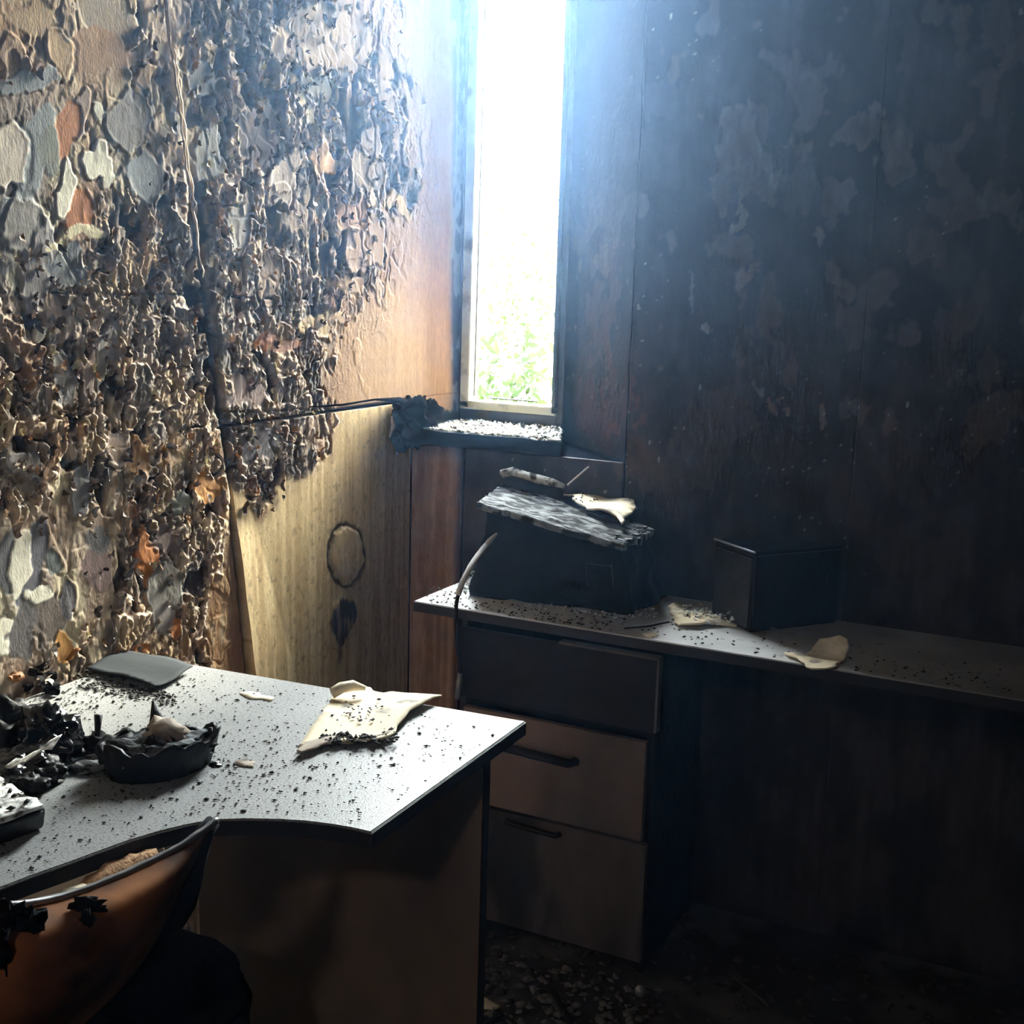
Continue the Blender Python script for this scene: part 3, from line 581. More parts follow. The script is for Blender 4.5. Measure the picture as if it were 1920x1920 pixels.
# hanging curled paint below the batten
for (x, y, l) in ((735, 800, 40), (748, 840, 26), (628, 790, 26)):
    a = on_x(x, y - l / 2, WX + .012); c = on_x(x - 4, y + l / 2, WX + .016)
    MB().tube([a, (a + c) / 2 + [.006, .004, 0], c], [.003, .006, .002], 6, .4).build('paint_curl', M_paperd, WALLL, True)
# glass shard standing on the sill
def shard(name, pts3, label):
    P3_ = [Vector(p) for p in pts3]; nrm = (P3_[1] - P3_[0]).cross(P3_[2] - P3_[0]).normalized() * .003
    b = MB(); n = len(P3_); b.add(P3_ + [p + nrm for p in P3_], [tuple(range(n - 1, -1, -1)), tuple(range(n, 2 * n))] + [(i, (i + 1) % n, (i + 1) % n + n, i + n) for i in range(n)])
    return tag(b.build(name, M_glass), label, 'glass')
shard('glass_shard', [on_y(877, 800, 2.86), on_y(925, 822, 2.80), on_y(918, 790, 2.83), on_y(910, 768, 2.85), on_y(897, 763, 2.86), on_y(885, 775, 2.87)], 'clear broken glass shard leaning in the window corner on the sill')

# ------------------------------------------------------------------ desk by the left wall
d1 = empty('corner_desk', (-1.2, 1.45, 0)); tag(d1, 'grey-topped corner desk with concave front edge against blistered wall', 'desk')
front = [(-.805, 1.247)] + [tuple(on_z(x, y, .75)[:2]) for x, y in ((660, 1552), (620, 1545), (570, 1539), (520, 1536), (460, 1535), (400, 1537), (350, 1546), (300, 1558), (240, 1576), (180, 1598), (120, 1620), (60, 1641), (0, 1664))]
out1 = [(-.812, 1.715), (-1.572, 1.655), (-1.572, .10), (-1.13, .10), (-1.10, .50), (front[-1][0] - .012, .80)][:5] + front[::-1]
bpy.context.view_layer.update()
b = MB().prism(out1, .727, .750)
top = child(b.build('desktop', M_top1, bevel=.0015), d1)
sk = [(p[0], p[1]) for p in out1]
cx_, cy_ = -1.25, 1.3
eb = MB(); n = len(out1)
for i in range(n):
    p, q = np.array(out1[i]), np.array(out1[(i + 1) % n]); t = (q - p) / np.hypot(*(q - p)); nn = np.array([t[1], -t[0]])
    # outward normal test
    mid = (p + q) / 2
    if np.dot(nn, mid - np.array([cx_, cy_])) < 0: nn = -nn
    a0, a1 = p + nn * .0004, q + nn * .0004; c0, c1 = p + nn * .0014, q + nn * .0014
    eb.hexa([(*a0, .727), (*a1, .727), (*c1, .727), (*c0, .727)], [(*a0, .7475), (*a1, .7475), (*c1, .7475), (*c0, .7475)])
child(eb.build('edge_band', M_edge), d1)
child(MB().box(-1.45, -.854, 1.655, 1.673, 0, .726).build('end_panel', M_brown, bevel=.0012), d1)
child(MB().box(-.8555, -.8525, 1.654, 1.674, 0, .724).build('panel_edging', M_frame), d1)
child(MB().box(-1.56, -1.16, .14, .158, 0, .726).build('end_panel', M_brown, bevel=.0012), d1)
child(MB().box(-1.566, -1.55, .16, 1.60, .35, .726).build('modesty_panel', M_brown), d1)

def on_desk(pts, z=.75): return [tuple(on_z(x, y, z)[:2]) for x, y in pts]
# crumbs over the desk top
pts = []; szs = []
while len(pts) < 1500:
    x = rng.uniform(0, 960); y = rng.uniform(1235, 1660)
    w = .25 + .9 * math.exp(-((x - 250) / 160) ** 2 - ((y - 1290) / 30) ** 2) + .9 * math.exp(-((x - 60) / 90) ** 2 - ((y - 1310) / 35) ** 2) + .5 * math.exp(-((x - 480) / 110) ** 2 - ((y - 1440) / 50) ** 2)
    if rng.random() > w: continue
    p = on_z(x, y, .7515)
    if p[0] > -.825 or p[0] < -1.56 or p[1] > 1.65: continue
    ys_ = np.interp(p[0], [q[0] for q in front][::-1], [q[1] for q in front][::-1])
    if p[1] < ys_ + .015 and p[0] > front[-1][0]: continue
    pts.append(p); szs.append(rng.uniform(.0010, .0032) * (1.6 if rng.random() < .12 else 1))
o = crumbs('char_crumbs', np.array(pts), szs, M_crumb, flat=.5); tag(o, 'black char crumbs scattered over the grey corner desk top', 'debris', kind='stuff')

# melted basin
def ragged_shell(name, c, ax, bx, ang, h, m, parent, seed=0, flare=.85, n=64, tilt=0, notch=.3):
    V = []; Fc = []; nz = 6; ca, sa = math.cos(ang), math.sin(ang)
    for side in (0, 1):
        for j in range(nz):
            t = j / (nz - 1)
            for i in range(n):
                a = 2 * math.pi * i / n; top = h * (1 - notch * vn(np.array([i * .55]), np.array([seed * 3.3]), 5)[0] * 1.3)
                r = (flare + (1 - flare) * t) * (1 - (.10 if side else 0)) * (1 + .05 * math.sin(3 * a + seed))
                x, y = ax * r * math.cos(a), bx * r * math.sin(a)
                V.append((c[0] + x * ca - y * sa, c[1] + x * sa + y * ca, c[2] + top * t + (0.004 if side and j == 0 else 0) + tilt * x))
    Fc = []
    for side in (0, 1):
        o_ = side * nz * n
        for j in range(nz - 1):
            for i in range(n):
                q = (o_ + j * n + i, o_ + j * n + (i + 1) % n, o_ + (j + 1) * n + (i + 1) % n, o_ + (j + 1) * n + i); Fc.append(q if not side else q[::-1])
    for i in range(n):
        Fc.append(((nz - 1) * n + i, (nz - 1) * n + (i + 1) % n, nz * n + (nz - 1) * n + (i + 1) % n, nz * n + (nz - 1) * n + i))
    b = MB().add(V, Fc); b.add([V[i] for i in range(n)], [tuple(range(n - 1, -1, -1))]); b.add([V[nz * n + i] for i in range(n)], [tuple(range(n))])
    o = b.build(name, m, parent, True, disp=.004, dscale=60); return o
def blob(name, c, r, m, parent=None, seed=0, amp=.45, sc=2.2, fine=.12, zmin=None, sub=4, rz=0):
    bm = bmesh.new(); bmesh.ops.create_icosphere(bm, subdivisions=sub, radius=1)
    s = Vector((seed * 7.1, seed * 3.3, seed * 1.7)); ca, sa = math.cos(rz), math.sin(rz)
    for v in bm.verts:
        d = v.co.normalized(); k = 1 + amp * mnoise.fractal(d * sc + s, 1, 2, 3) + fine * mnoise.fractal(d * 9 + s, 1, 2, 3)
        p = Vector((d.x * r[0], d.y * r[1], d.z * r[2])) * k; p = Vector((p.x * ca - p.y * sa, p.x * sa + p.y * ca, p.z)) + Vector(c)
        if zmin is not None and p.z < zmin: p.z = zmin
        v.co = p
    me = bpy.data.meshes.new(name); bm.to_mesh(me); bm.free(); return link(name, me, m, parent, True)
bc = np.array([-1.175, 1.262, .751]); bas = empty('burnt_basin', tuple(bc)); tag(bas, 'charred black oval container with ragged rim on the grey corner desk', 'container'); bpy.context.view_layer.update()
BA = math.radians(58)
child(ragged_shell('shell', bc, .088, .052, BA, .062, M_char, None, 1, .82, notch=.35), bas)
child(blob('ash_fill', bc + [-.004, .004, .03], (.070, .040, .022), M_lid, None, 3, .5, 3, .25, rz=BA), bas)
child(blob('burnt_remnant', bc + [-.005, .02, .045], (.030, .026, .022), M_paperd, None, 9, .5, 3, .3, sub=3), bas)
def spike(p0, p1, w0, w1, parent, name='prong', m=M_char):
    return child(MB().tube([p0, (np.array(p0) * .5 + np.array(p1) * .5) + rng.normal(size=3) * .002, p1], [w0, (w0 + w1) / 2, w1], 7, .25).build(name, m, None, True), parent)
def at(x, y, Y): return on_y(x, y, Y)
spike(at(298, 1385, 1.32), at(287, 1314, 1.33), .017, .002, bas); spike(at(396, 1410, 1.32), at(394, 1364, 1.325), .0045, .004, bas)
spike(at(350, 1395, 1.33), at(352, 1368, 1.33), .007, .003, bas); spike(at(210, 1400, 1.22), at(250, 1385, 1.25), .008, .010, bas)
for k, (x, y, Y) in enumerate(((404, 1438, 1.318), (398, 1460, 1.30), (385, 1405, 1.325), (372, 1400, 1.33))): child(blob('melted_knob', at(x, y, Y), (.009, .009, .008), M_gloss, None, 20 + k, .4, 2, .1, sub=3), bas)
# bracket with post between the two burnt heaps
br = empty('burnt_bracket', tuple(at(180, 1420, 1.26))); tag(br, 'small charred bracket with an upright post left of the burnt container', 'bracket'); bpy.context.view_layer.update()
child(blob('foot', at(182, 1405, 1.27) * [1, 1, 0] + [0, 0, .764], (.024, .018, .013), M_charm, None, 31, .5, 2, .2, sub=3, zmin=.751), br)
spike(at(182, 1398, 1.27), at(184, 1340, 1.275), .0055, .0055, br, 'post'); spike(at(175, 1408, 1.26), at(138, 1420, 1.235), .005, .003, br, 'arm')
# grey ash scraps beside it
for i, (c, r, lab) in enumerate((((175, 1440), (.036, .020, .008), 'pale grey ash flake lying left of the charred oval container'), ((215, 1432), (.026, .020, .014), 'light grey crumpled ash lump touching the charred oval container'))):
    p = on_z(*c, .755); tag(blob('ash_lump', p, r, M_ash if i else M_lid, None, 40 + i, .6, 2.5, .3, zmin=.751, sub=3, rz=.6), lab, 'ash')
# melted heap on the left
hp = empty('melted_heap', tuple(on_z(60, 1420, .751))); tag(hp, 'glossy black heap of melted plastic at the left picture edge', 'melted plastic'); bpy.context.view_layer.update()
for k, (x, y, r, m) in enumerate(((20, 1385, (.055, .05, .045), M_char), (95, 1400, (.040, .036, .045), M_gloss), (125, 1392, (.020, .024, .026), M_char), (40, 1430, (.05, .035, .024), M_gloss), (85, 1440, (.032, .024, .018), M_char), (10, 1455, (.04, .03, .018), M_gloss), (60, 1462, (.025, .02, .014), M_char))):
    p = on_z(x, y + 22, .75); p[2] = .75 + r[2] * .7; child(blob('melted_lump', p, r, m, None, 50 + k, .5, 2.0, .13, zmin=.7505), hp)
p = on_z(50, 1420, .80); child(sheet('torn_foil', [(-.03, -.012), (.01, -.016), (.035, .012), (.03, .035), (.015, .006), (-.025, .004)], lambda x, y: .01 * math.sin(x * 60) + y * .5, .0012, M_ash, None, 2, place=lambda q: q + p, jag=.004), hp)
# flat device near the edge
dv = empty('flat_device', (-1.25, .98, .751)); tag(dv, 'flat black box under pale ash at the front left desk edge', 'device'); bpy.context.view_layer.update()
zt = .792
fr_ = [on_z(0, 1535, zt), on_z(86, 1508, zt), on_z(78, 1478, zt), on_z(0, 1492, zt)]
r0 = fr_[1]; fdir = (fr_[0] - fr_[1]) / np.linalg.norm(fr_[0] - fr_[1]); bdir = np.array([-fdir[1], fdir[0], 0]); bdir = bdir if bdir[1] > 0 else -bdir
top4 = [r0, r0 + fdir * .24, r0 + fdir * .24 + bdir * .12, r0 + bdir * .12]; bot4 = [(p + (np.array([-.018, .012, 0]) if k in (0, 3) else 0)) * [1, 1, 0] + [0, 0, .751] for k, p in enumerate(top4)]
child(MB().hexa(bot4, [p - [0, 0, .006] for p in top4]).build('casing', M_char, bevel=.003, subdiv=3, disp=.002, dscale=30, smooth=True), dv)
cc_ = sum(top4) / 4
child(MB().hexa([p * .98 + cc_ * .02 - [0, 0, .006] for p in top4], [p * .985 + cc_ * .015 for p in top4]).build('ash_crust', M_ash, subdiv=10, disp=.006, dscale=60, smooth=True), dv)
pp = np.array([r0 + fdir * rng.uniform(.0, .2) + bdir * rng.uniform(.01, .11) + [0, 0, .002] for _ in range(90)]); child(crumbs('char_bits', pp, rng.uniform(.002, .007, 90), M_crumb), dv)['kind'] = 'stuff'

# grey folder by the wall
gp = on_desk([(160, 1262), (205, 1238), (245, 1229), (300, 1240), (362, 1262), (330, 1283), (292, 1300), (235, 1284)])
gc = np.mean(gp, 0)
def zg(x, y): return .7535 + .006 * max(0, math.sin((x - gc[0]) * 22 + .8)) + .0015 * math.sin(y * 60) + .006
tag(sheet('grey_folder', gp, zg, .0022, M_greysheet, None, 3), 'warped dark grey sheet lying on the desk against the left wall', 'folder')
pp = []
for _ in range(260): x = rng.uniform(140, 330); y = 1262 + (x - 140) * .20 + rng.uniform(0, 26); pp.append(on_z(x, y, .752))
tag(crumbs('soot_crumbs', np.array(pp), rng.uniform(.002, .0052, 260), M_crumb, flat=.7), 'coarse soot crumbs along the front of the warped grey sheet', 'debris', kind='stuff')
# rusty curl pile at the far left
cp = empty('burnt_paper_pile', tuple(on_z(40, 1285, .751))); tag(cp, 'brown and black heap of burnt paper curls beside the left wall', 'burnt paper'); bpy.context.view_layer.update()
for k in range(44):
    x = rng.uniform(-20, 104); y = rng.uniform(1272, 1306) ; p = on_z(x, y, .751); a = rng.uniform(0, 3.14); r = rng.uniform(.005, .013); L_ = rng.uniform(.010, .030); zc = .751 + r + rng.uniform(0, .032) * (x < 85)
    V = []; nn_ = 14
    for j in range(5):
        for i in range(nn_):
            t = i / (nn_ - 1) * 4.4 + k; rr = r * (1 - .35 * i / nn_) * rng.uniform(.93, 1.07); u = (j / 4 - .5) * L_
            V.append((p[0] + u * math.cos(a) - rr * math.cos(t) * math.sin(a), p[1] + u * math.sin(a) + rr * math.cos(t) * math.cos(a), zc + rr * math.sin(t)))
    child(MB().add(V, [tuple(q) for q in grid_faces(nn_, 5)]).build('paper_curl', (M_charm, M_rust, M_charm, M_paperd)[k % 4], None, True), cp)
p = on_z(112, 1262, .751); oc = sheet('orange_curl', [(-.035, -.010), (0, -.016), (.03, -.004), (.036, .016), (.004, .010), (-.03, .016)], lambda x, y: .012 + .022 * abs(math.sin(x * 55)) + y * .8, .0016, M_rust, None, 2, place=lambda q: q + [p[0], p[1], .752], jag=.005)
tag(oc, 'orange-brown curled scrap standing where the wall meets the desk', 'scrap')

# carton / paper piece
cpz = .756
cpp = on_desk([(630, 1300), (650, 1282), (672, 1286), (700, 1296), (760, 1302), (828, 1310), (800, 1322), (768, 1340), (752, 1358), (740, 1382), (715, 1392), (660, 1394), (600, 1400), (558, 1402), (576, 1378), (598, 1350), (618, 1322)], cpz)
ccx = np.mean(cpp, 0); pc = empty('scorched_card', (float(ccx[0]), float(ccx[1]), .751)); tag(pc, 'cream scorched card with burnt edges on the grey corner desk', 'card'); bpy.context.view_layer.update()
def zc(x, y): return .7575 + .0035 * math.sin((x - ccx[0]) * 30) * math.sin((y - ccx[1]) * 24) + .007 * max(0, (x - ccx[0]) / .12)
child(sheet('card_sheet', cpp, zc, .003, M_paper, None, 3, jag=.006), pc)
p = on_z(655, 1290, .76)
child(MB().tube([on_z(622, 1300, .768), on_z(640, 1290, .775), on_z(662, 1284, .778), on_z(685, 1290, .772)], [.008, .011, .010, .005], 9, .3).build('rolled_corner', M_paper, None, True), pc)
fp = on_desk([(556, 1420), (572, 1402), (640, 1392), (735, 1388), (742, 1376), (700, 1396), (620, 1404), (592, 1415), (565, 1424)]); 
child(sheet('singed_fold', fp, lambda x, y: .758 + .003 * math.sin(x * 90), .002, M_paperd, None, 2, jag=.004), pc)
pp = np.array([on_z(x, 1384 + .02 * (700 - x) + rng.normal() * 5, .760) for x in rng.uniform(600, 745, 130)]); child(crumbs('charred_edge', pp, rng.uniform(.002, .0065, 130), M_crumb, flat=.8), pc)['kind'] = 'stuff'
pp = np.array([on_z(678 + 26 * rng.normal() , 1338 + 14 * rng.normal(), .763) for t in range(60)]); child(crumbs('char_specks', pp, rng.uniform(.0012, .004, 70), M_crumb), pc)['kind'] = 'stuff'
tag(sheet('paper_scrap', on_desk([(448, 1300), (470, 1298), (515, 1310), (508, 1316), (462, 1309)]), lambda x, y: .7515, .0006, M_paper, None, 1, jag=.004), 'narrow yellowish paper strip on the middle of the corner desk', 'paper')
tag(sheet('paper_scrap', on_desk([(440, 1428), (462, 1424), (480, 1430), (476, 1440), (450, 1438)]), lambda x, y: .7515, .0006, M_paperd, None, 1, jag=.003), 'tiny brown scrap right of the charred oval container', 'paper')

# ------------------------------------------------------------------ desk under the window
d2 = empty('long_desk', (-.45, 2.45, 0)); tag(d2, 'long narrow desk standing against the sooty window wall', 'desk'); bpy.context.view_layer.update()
DF = 2.268
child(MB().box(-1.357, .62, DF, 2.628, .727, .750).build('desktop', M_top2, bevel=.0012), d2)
eb = MB().box(-1.3572, .6202, DF - .0014, DF - .0003, .727, .7475); eb.box(-1.3584, -1.3573, DF, 2.628, .727, .7475); child(eb.build('edge_band', M_edge), d2)
child(MB().box(.58, .60, DF + .02, 2.625, 0, .726).build('end_panel', M_charm), d2)
# pedestal: carcass, burnt-out top drawer, two drawers below
ped = empty('drawer_pedestal', (-1.02, 2.45, 0)); tag(ped, 'drawer pedestal under the left end of the long narrow desk', 'drawer unit'); bpy.context.view_layer.update()
PL, PR = -1.238, -.792
b = MB(); b.box(PL, PL + .018, 2.30, 2.62, .0, .724); b.box(PR - .018, PR, 2.30, 2.62, 0, .724); b.box(PL + .018, PR - .018, 2.602, 2.62, 0, .724); b.box(PL + .018, PR - .018, 2.30, 2.60, .03, .048); b.box(PL + .018, PR - .018, 2.305, 2.60, .53, .545)
child(b.build('carcass', M_charm, bevel=.001), ped)
dr = child(MB().box(PL - .006, PR + .010, 2.278, 2.292, .548, .706).build('drawer_front', M_char, bevel=.0015, subdiv=3, disp=.0012, dscale=20), ped); dr['label'] = 'charred black top drawer'
b = MB().box(-1.005, PR + .010, 2.274, 2.294, .706, .712); b.box(PR + .006, PR + .0115, 2.274, 2.294, .552, .712); child(b.build('exposed_edge', mat('smoked_edge', (.085, .07, .055), rough=.7, var=.3)), ped)
for z0, z1, hz in ((.305, .524, .452), (.03, .298, .285)):
    w = -.012 if z0 > .2 else 0
    dd = child(MB().box(PL + .004, PR + w, 2.283, 2.299, z0, z1).build('drawer_front', M_door if z0 > .2 else mat('sooty_drawer_front', (.085, .066, .062), rough=.6, var=.4, vscale=9, color2=(.02, .019, .019), c2scale=6, c2lo=.45, c2hi=.6, bump=.001, bscale=80, stretch=(1.5, 1, .5)), bevel=.0012), ped)
    if z0 > .2:
        hb = MB().tube([(-1.125, 2.283, hz + .006), (-1.12, 2.262, hz + .005), (-.965, 2.262, hz), (-.96, 2.283, hz)], .0105, 8, .1).build('handle', M_char, None, True)
        hb.parent = dd; hb.matrix_parent_inverse = dd.matrix_world.inverted()
    else:
        hb = MB().tube([(-1.12, 2.283, .282), (-1.115, 2.270, .281), (-.995, 2.270, .278), (-.99, 2.283, .278)], .006, 8, .1).build('handle', M_char, None, True)
        hb.parent = dd; hb.matrix_parent_inverse = dd.matrix_world.inverted()

# printer with collapsed lid
pr = empty('burnt_printer', (-1.08, 2.45, .751)); tag(pr, 'blackened printer-sized box with ash-covered lid below the window', 'printer'); bpy.context.view_layer.update()
L0, L1, L2, L3 = (-1.262, 2.374, .965), (-.888, 2.322, .925), (-.895, 2.52, .925), (-1.325, 2.625, .968)
b = MB().hexa([(-1.275, 2.375, .751), (-.90, 2.42, .751), (-.885, 2.615, .751), (-1.29, 2.62, .751)], [(-1.25, 2.40, .945), (-.91, 2.36, .912), (-.905, 2.50, .912), (-1.30, 2.61, .95)])
child(b.build('body', M_charm, subdiv=10, disp=.012, dscale=16, smooth=True), pr)
V0 = [Vector(p) for p in (L0, L1, L2, L3)]; gx, gy = 90, 55; top = []; cc = []
for j in range(gy):
    for i in range(gx):
        u, v = i / (gx - 1), j / (gy - 1); p = V0[0].lerp(V0[1], u).lerp(V0[3].lerp(V0[2], u), v)
        wv = .006 * mnoise.fractal(Vector((p.x * 14, p.y * 60, 1)), 1, 2, 4) + .010 * mnoise.fractal(Vector((p.x * 8, p.y * 12, 4)), 1, 2, 2) * max(0, u - .6) * 2
        ed = .012 * mnoise.noise(Vector((v * 9, 3, u * 0))) * (u > .98)
        top.append((p.x + ed, p.y, p.z + wv))
b = MB().add(top, [tuple(q) for q in grid_faces(gx, gy)]); n0 = gx * gy
b.add([(x, y, z - .014) for x, y, z in top], [tuple(q)[::-1] for q in grid_faces(gx, gy)])
idx = list(range(gx)) + [j * gx + gx - 1 for j in range(1, gy)] + [(gy - 1) * gx + i for i in range(gx - 2, -1, -1)] + [j * gx for j in range(gy - 2, 0, -1)]
b.f += [(idx[k], idx[(k + 1) % len(idx)], idx[(k + 1) % len(idx)] + n0, idx[k] + n0) for k in range(len(idx))]
child(b.build('lid', M_lid, None, True), pr)
for k in range(26):
    u = rng.uniform(.88, 1); v = rng.uniform(.0, .9); p = V0[0].lerp(V0[1], u).lerp(V0[3].lerp(V0[2], u), v)
    child(MB().tube([p, p + Vector((rng.uniform(.005, .022), rng.uniform(-.006, .006), rng.uniform(-.004, .009)))], [.002, .0006], 5).build('frayed_fibre', M_lid, None), pr)
for (x0, x1) in ((1098, 1102), (1146, 1150)):
    a = on_y(x0, 1058, 2.372); c = on_y(x1, 1098, 2.374); child(MB().tube([a, c], .0012, 6).build('melted_slot', M_edge, None), pr)
child(MB().tube([on_y(1098, 1056, 2.372), on_y(1146, 1062, 2.370)], .0008, 6).build('melted_slot', M_edge, None), pr)
def tz(x, y): 
    u = min(1, max(0, (x + 1.28) / .39)); return .968 - .042 * u
pk_ = [(1050, 912), (1085, 908), (1110, 920), (1150, 928), (1190, 936), (1190, 958), (1178, 966), (1166, 980), (1155, 972), (1110, 962), (1085, 952), (1070, 936), (1052, 928)]
pts_ = [tuple(on_z(x, y, .950)[:2]) for x, y in pk_]
def zp(x, y): return .958 + .004 * math.sin(x * 55) + .002 * math.sin(y * 90 + x * 40) + max(0, x + 1.0) * -.07 + .010 * max(0, x + .93) * 3
pkl = tag(sheet('peeled_board', pts_, zp, .005, M_paper, None, 3, jag=.006), 'cream peeled scrap with dark edge on the ash-covered printer lid', 'scrap')
pp = np.array([[*on_z(x, y, .957)[:2], zp(*on_z(x, y, .957)[:2]) + .004] for x, y in zip(rng.uniform(1055, 1120, 70), rng.uniform(912, 945, 70))]); tag(crumbs('lid_crumbs', pp, rng.uniform(.0015, .004, 70), M_crumb), 'dark crumbs on the left part of the cream peeled scrap', 'debris', kind='stuff')
q = [on_y(x, y, 2.60) for x, y in ((941, 888), (960, 884), (985, 892), (1012, 899), (1035, 905), (1058, 912))]
tag(MB().tube(q, [.010, .011, .010, .009, .009, .006], 10, .28).build('rolled_scrap', M_ash, None, True), 'pale rolled ash-crusted scrap along the back of the printer lid', 'scrap')
tag(MB().tube([on_y(1064, 910, 2.55), on_y(1104, 875, 2.60)], [.003, .0022], 6).build('thin_stick', M_paperd, None), 'thin stick leaning up behind the printer toward the wall', 'stick')
# cable
cq = [(932, 1000, 2.37), (922, 1010, 2.36), (905, 1030, 2.33), (885, 1058, 2.29), (868, 1090, 2.262), (858, 1120, 2.252), (855, 1150, 2.250), (857, 1200, 2.250), (862, 1240, 2.252), (863, 1262, 2.252)]
cb = empty('hanging_cable', tuple(on_y(858, 1120, 2.252))); tag(cb, 'grey cable hanging from the printer over the long desk edge', 'cable'); bpy.context.view_layer.update()
Q = [Vector(on_y(*p)) for p in cq]; sm = []
for i in range(len(Q) - 1):
    p0, p1, p2, p3 = Q[max(i - 1, 0)], Q[i], Q[i + 1], Q[min(i + 2, len(Q) - 1)]
    for t in np.linspace(0, 1, 6, endpoint=False): sm.append(.5 * ((2 * p1) + (p2 - p0) * t + (2 * p0 - 5 * p1 + 4 * p2 - p3) * t * t + (-p0 + 3 * p1 - 3 * p2 + p3) * t ** 3))
sm.append(Q[-1]); nlit = 30
child(MB().tube(sm[:nlit], [.0022 + .0045 * min(1, i / 8) for i in range(nlit)], 8, .08).build('sleeve', M_cable, None, True), cb)
child(MB().tube(sm[nlit - 1:], .0045, 8, .08).build('burnt_section', M_char, None, True), cb)
child(MB().tube([on_y(863, 1262, 2.252), on_y(860, 1285, 2.252), on_y(857, 1310, 2.252)], [.006, .007, .0065], 8).build('plug', M_steel, None, True), cb)

# loudspeaker
sp = empty('loudspeaker', (-.6, 2.5, .751)); tag(sp, 'plain black speaker box turned sideways on the long desk', 'speaker'); bpy.context.view_layer.update()
Fp, Lp = np.array([-.638, 2.424]), np.array([-.752, 2.512]); e_ = (Lp - Fp); pe = np.array([-e_[1], e_[0]]); pe = pe / np.hypot(*pe) * -.205; 
if pe[0] < 0: pe = -pe
Rp = Fp + pe; Bp = Lp + pe; Bp[1] = min(Bp[1], 2.622)
Rp = np.array([-.500, 2.602]); Bp = np.array([-.600, 2.625])
box2 = [Fp, Rp, Bp, Lp]
child(MB().hexa([(*p, .751) for p in box2], [(*p, .915) for p in box2]).build('cabinet', M_char, bevel=.003), sp)
child(MB().hexa([(*p, .915) for p in box2], [(*p, .920) for p in box2]).build('top_plate', M_charm, bevel=.0015), sp)
nrm_ = np.array([-(Lp - Fp)[1], (Lp - Fp)[0]]); nrm_ /= np.hypot(*nrm_); nrm_ = -nrm_ if nrm_[1] > 0 else nrm_
g = [Fp + (Lp - Fp) * .06, Fp + (Lp - Fp) * .94]; child(MB().hexa([(*(g[0] + nrm_ * .0005), .758), (*(g[1] + nrm_ * .0005), .758), (*(g[1] + nrm_ * .004), .758), (*(g[0] + nrm_ * .004), .758)], [(*(g[0] + nrm_ * .0005), .905), (*(g[1] + nrm_ * .0005), .905), (*(g[1] + nrm_ * .004), .905), (*(g[0] + nrm_ * .004), .905)]).build('front_grille', M_frame, bevel=.001), sp)
child(MB().tube([(*(Fp + nrm_ * .002), .9205), (*(Lp + nrm_ * .002), .9205)], .0028, 6).build('worn_edge', M_steel), sp)

# things on the long desk
fk = empty('fallen_plaster', tuple(on_z(1315, 1150, .751))); tag(fk, 'peach-coloured fallen flake with grey ash heap left of the speaker', 'flake'); bpy.context.view_layer.update()
child(sheet('flake', on_desk([(1252, 1142), (1268, 1132), (1290, 1150), (1330, 1162), (1382, 1166), (1380, 1178), (1350, 1176), (1310, 1180), (1270, 1180), (1262, 1160)]), lambda x, y: .757 + .004 * math.sin(x * 40), .004, M_paperd if False else M_paper, None, 2, jag=.005), fk)
pp = np.array([on_z(x, 1148 + (x - 1300) * .12 + rng.normal() * 8, .762 + abs(rng.normal()) * .006) for x in rng.uniform(1278, 1375, 150)]); child(crumbs('ash_heap', pp, rng.uniform(.002, .006, 150), M_ash), fk)['kind'] = 'stuff'
f2 = empty('curled_flake', tuple(on_z(1530, 1240, .751))); tag(f2, 'grey fan-shaped curled flake standing near the long desk edge', 'flake'); bpy.context.view_layer.update()
child(sheet('foot', on_desk([(1470, 1228), (1500, 1232), (1540, 1240), (1580, 1246), (1562, 1258), (1520, 1256), (1500, 1244)]), lambda x, y: .754 + .002 * math.sin(x * 70), .003, M_paper, None, 2, jag=.004), f2)
bp_ = on_z(1500, 1240, .754); 
fan = [on_y(x, y, 2.315) for x, y in ((1505, 1238), (1525, 1212), (1548, 1200), (1572, 1193), (1588, 1198), (1592, 1215), (1584, 1238), (1566, 1246), (1535, 1244))]
fo = fan[0]; fu = np.array([1., 0, 0]); fw = np.array([0, .25, 1.0])
child(sheet('fan', [((p - fo)[0], (p - fo)[2]) for p in fan], lambda x, y: .008 * math.sin(x * 50), .0025, mat('grey_beige_flake', (.62, .57, .48), rough=.85, var=.3, vscale=30, bump=.001, bscale=120, stretch=(1, 1, 3)), None, 3, place=lambda q: fo + np.array([q[0], -.0 + q[2] + .18 * q[1], q[1]]), jag=.004), f2)
pts = []; 
while len(pts) < 500:
    x = rng.uniform(800, 1900); yf = 1127 + (x - 775) * .1616; y = yf - abs(rng.normal()) * 22 - 3
    if rng.random() > (1 if x < 1150 else .25): continue
    p = on_z(x, y, .7515)
    if p[1] > 2.6 or p[1] < DF + .004: continue
    pts.append(p)
o = crumbs('desk_rubble', np.array(pts), rng.uniform(.001, .0045, 500), M_crumb); tag(o, 'dark rubble crumbs along the front of the long narrow desk', 'debris', kind='stuff')
pts = np.array([on_z(x, y, .753) for x, y in zip(np.concatenate([rng.uniform(980, 1085, 60), rng.uniform(870, 905, 60), rng.uniform(1090, 1230, 60)]), np.concatenate([rng.uniform(1118, 1142, 60), rng.uniform(1070, 1112, 60), rng.uniform(1140, 1158, 60)]))])
tag(crumbs('ash_clumps', pts, rng.uniform(.002, .007, 180), M_ash), 'pale ash clumps at the foot of the burnt printer', 'ash', kind='stuff')
tag(MB().tube([on_z(1170, 1178, .753), on_z(1215, 1174, .754), on_z(1255, 1166, .757)], .0018, 6, .2).build('thin_wire', M_charm, None), 'thin black wire lying left of the peach-coloured flake', 'wire')
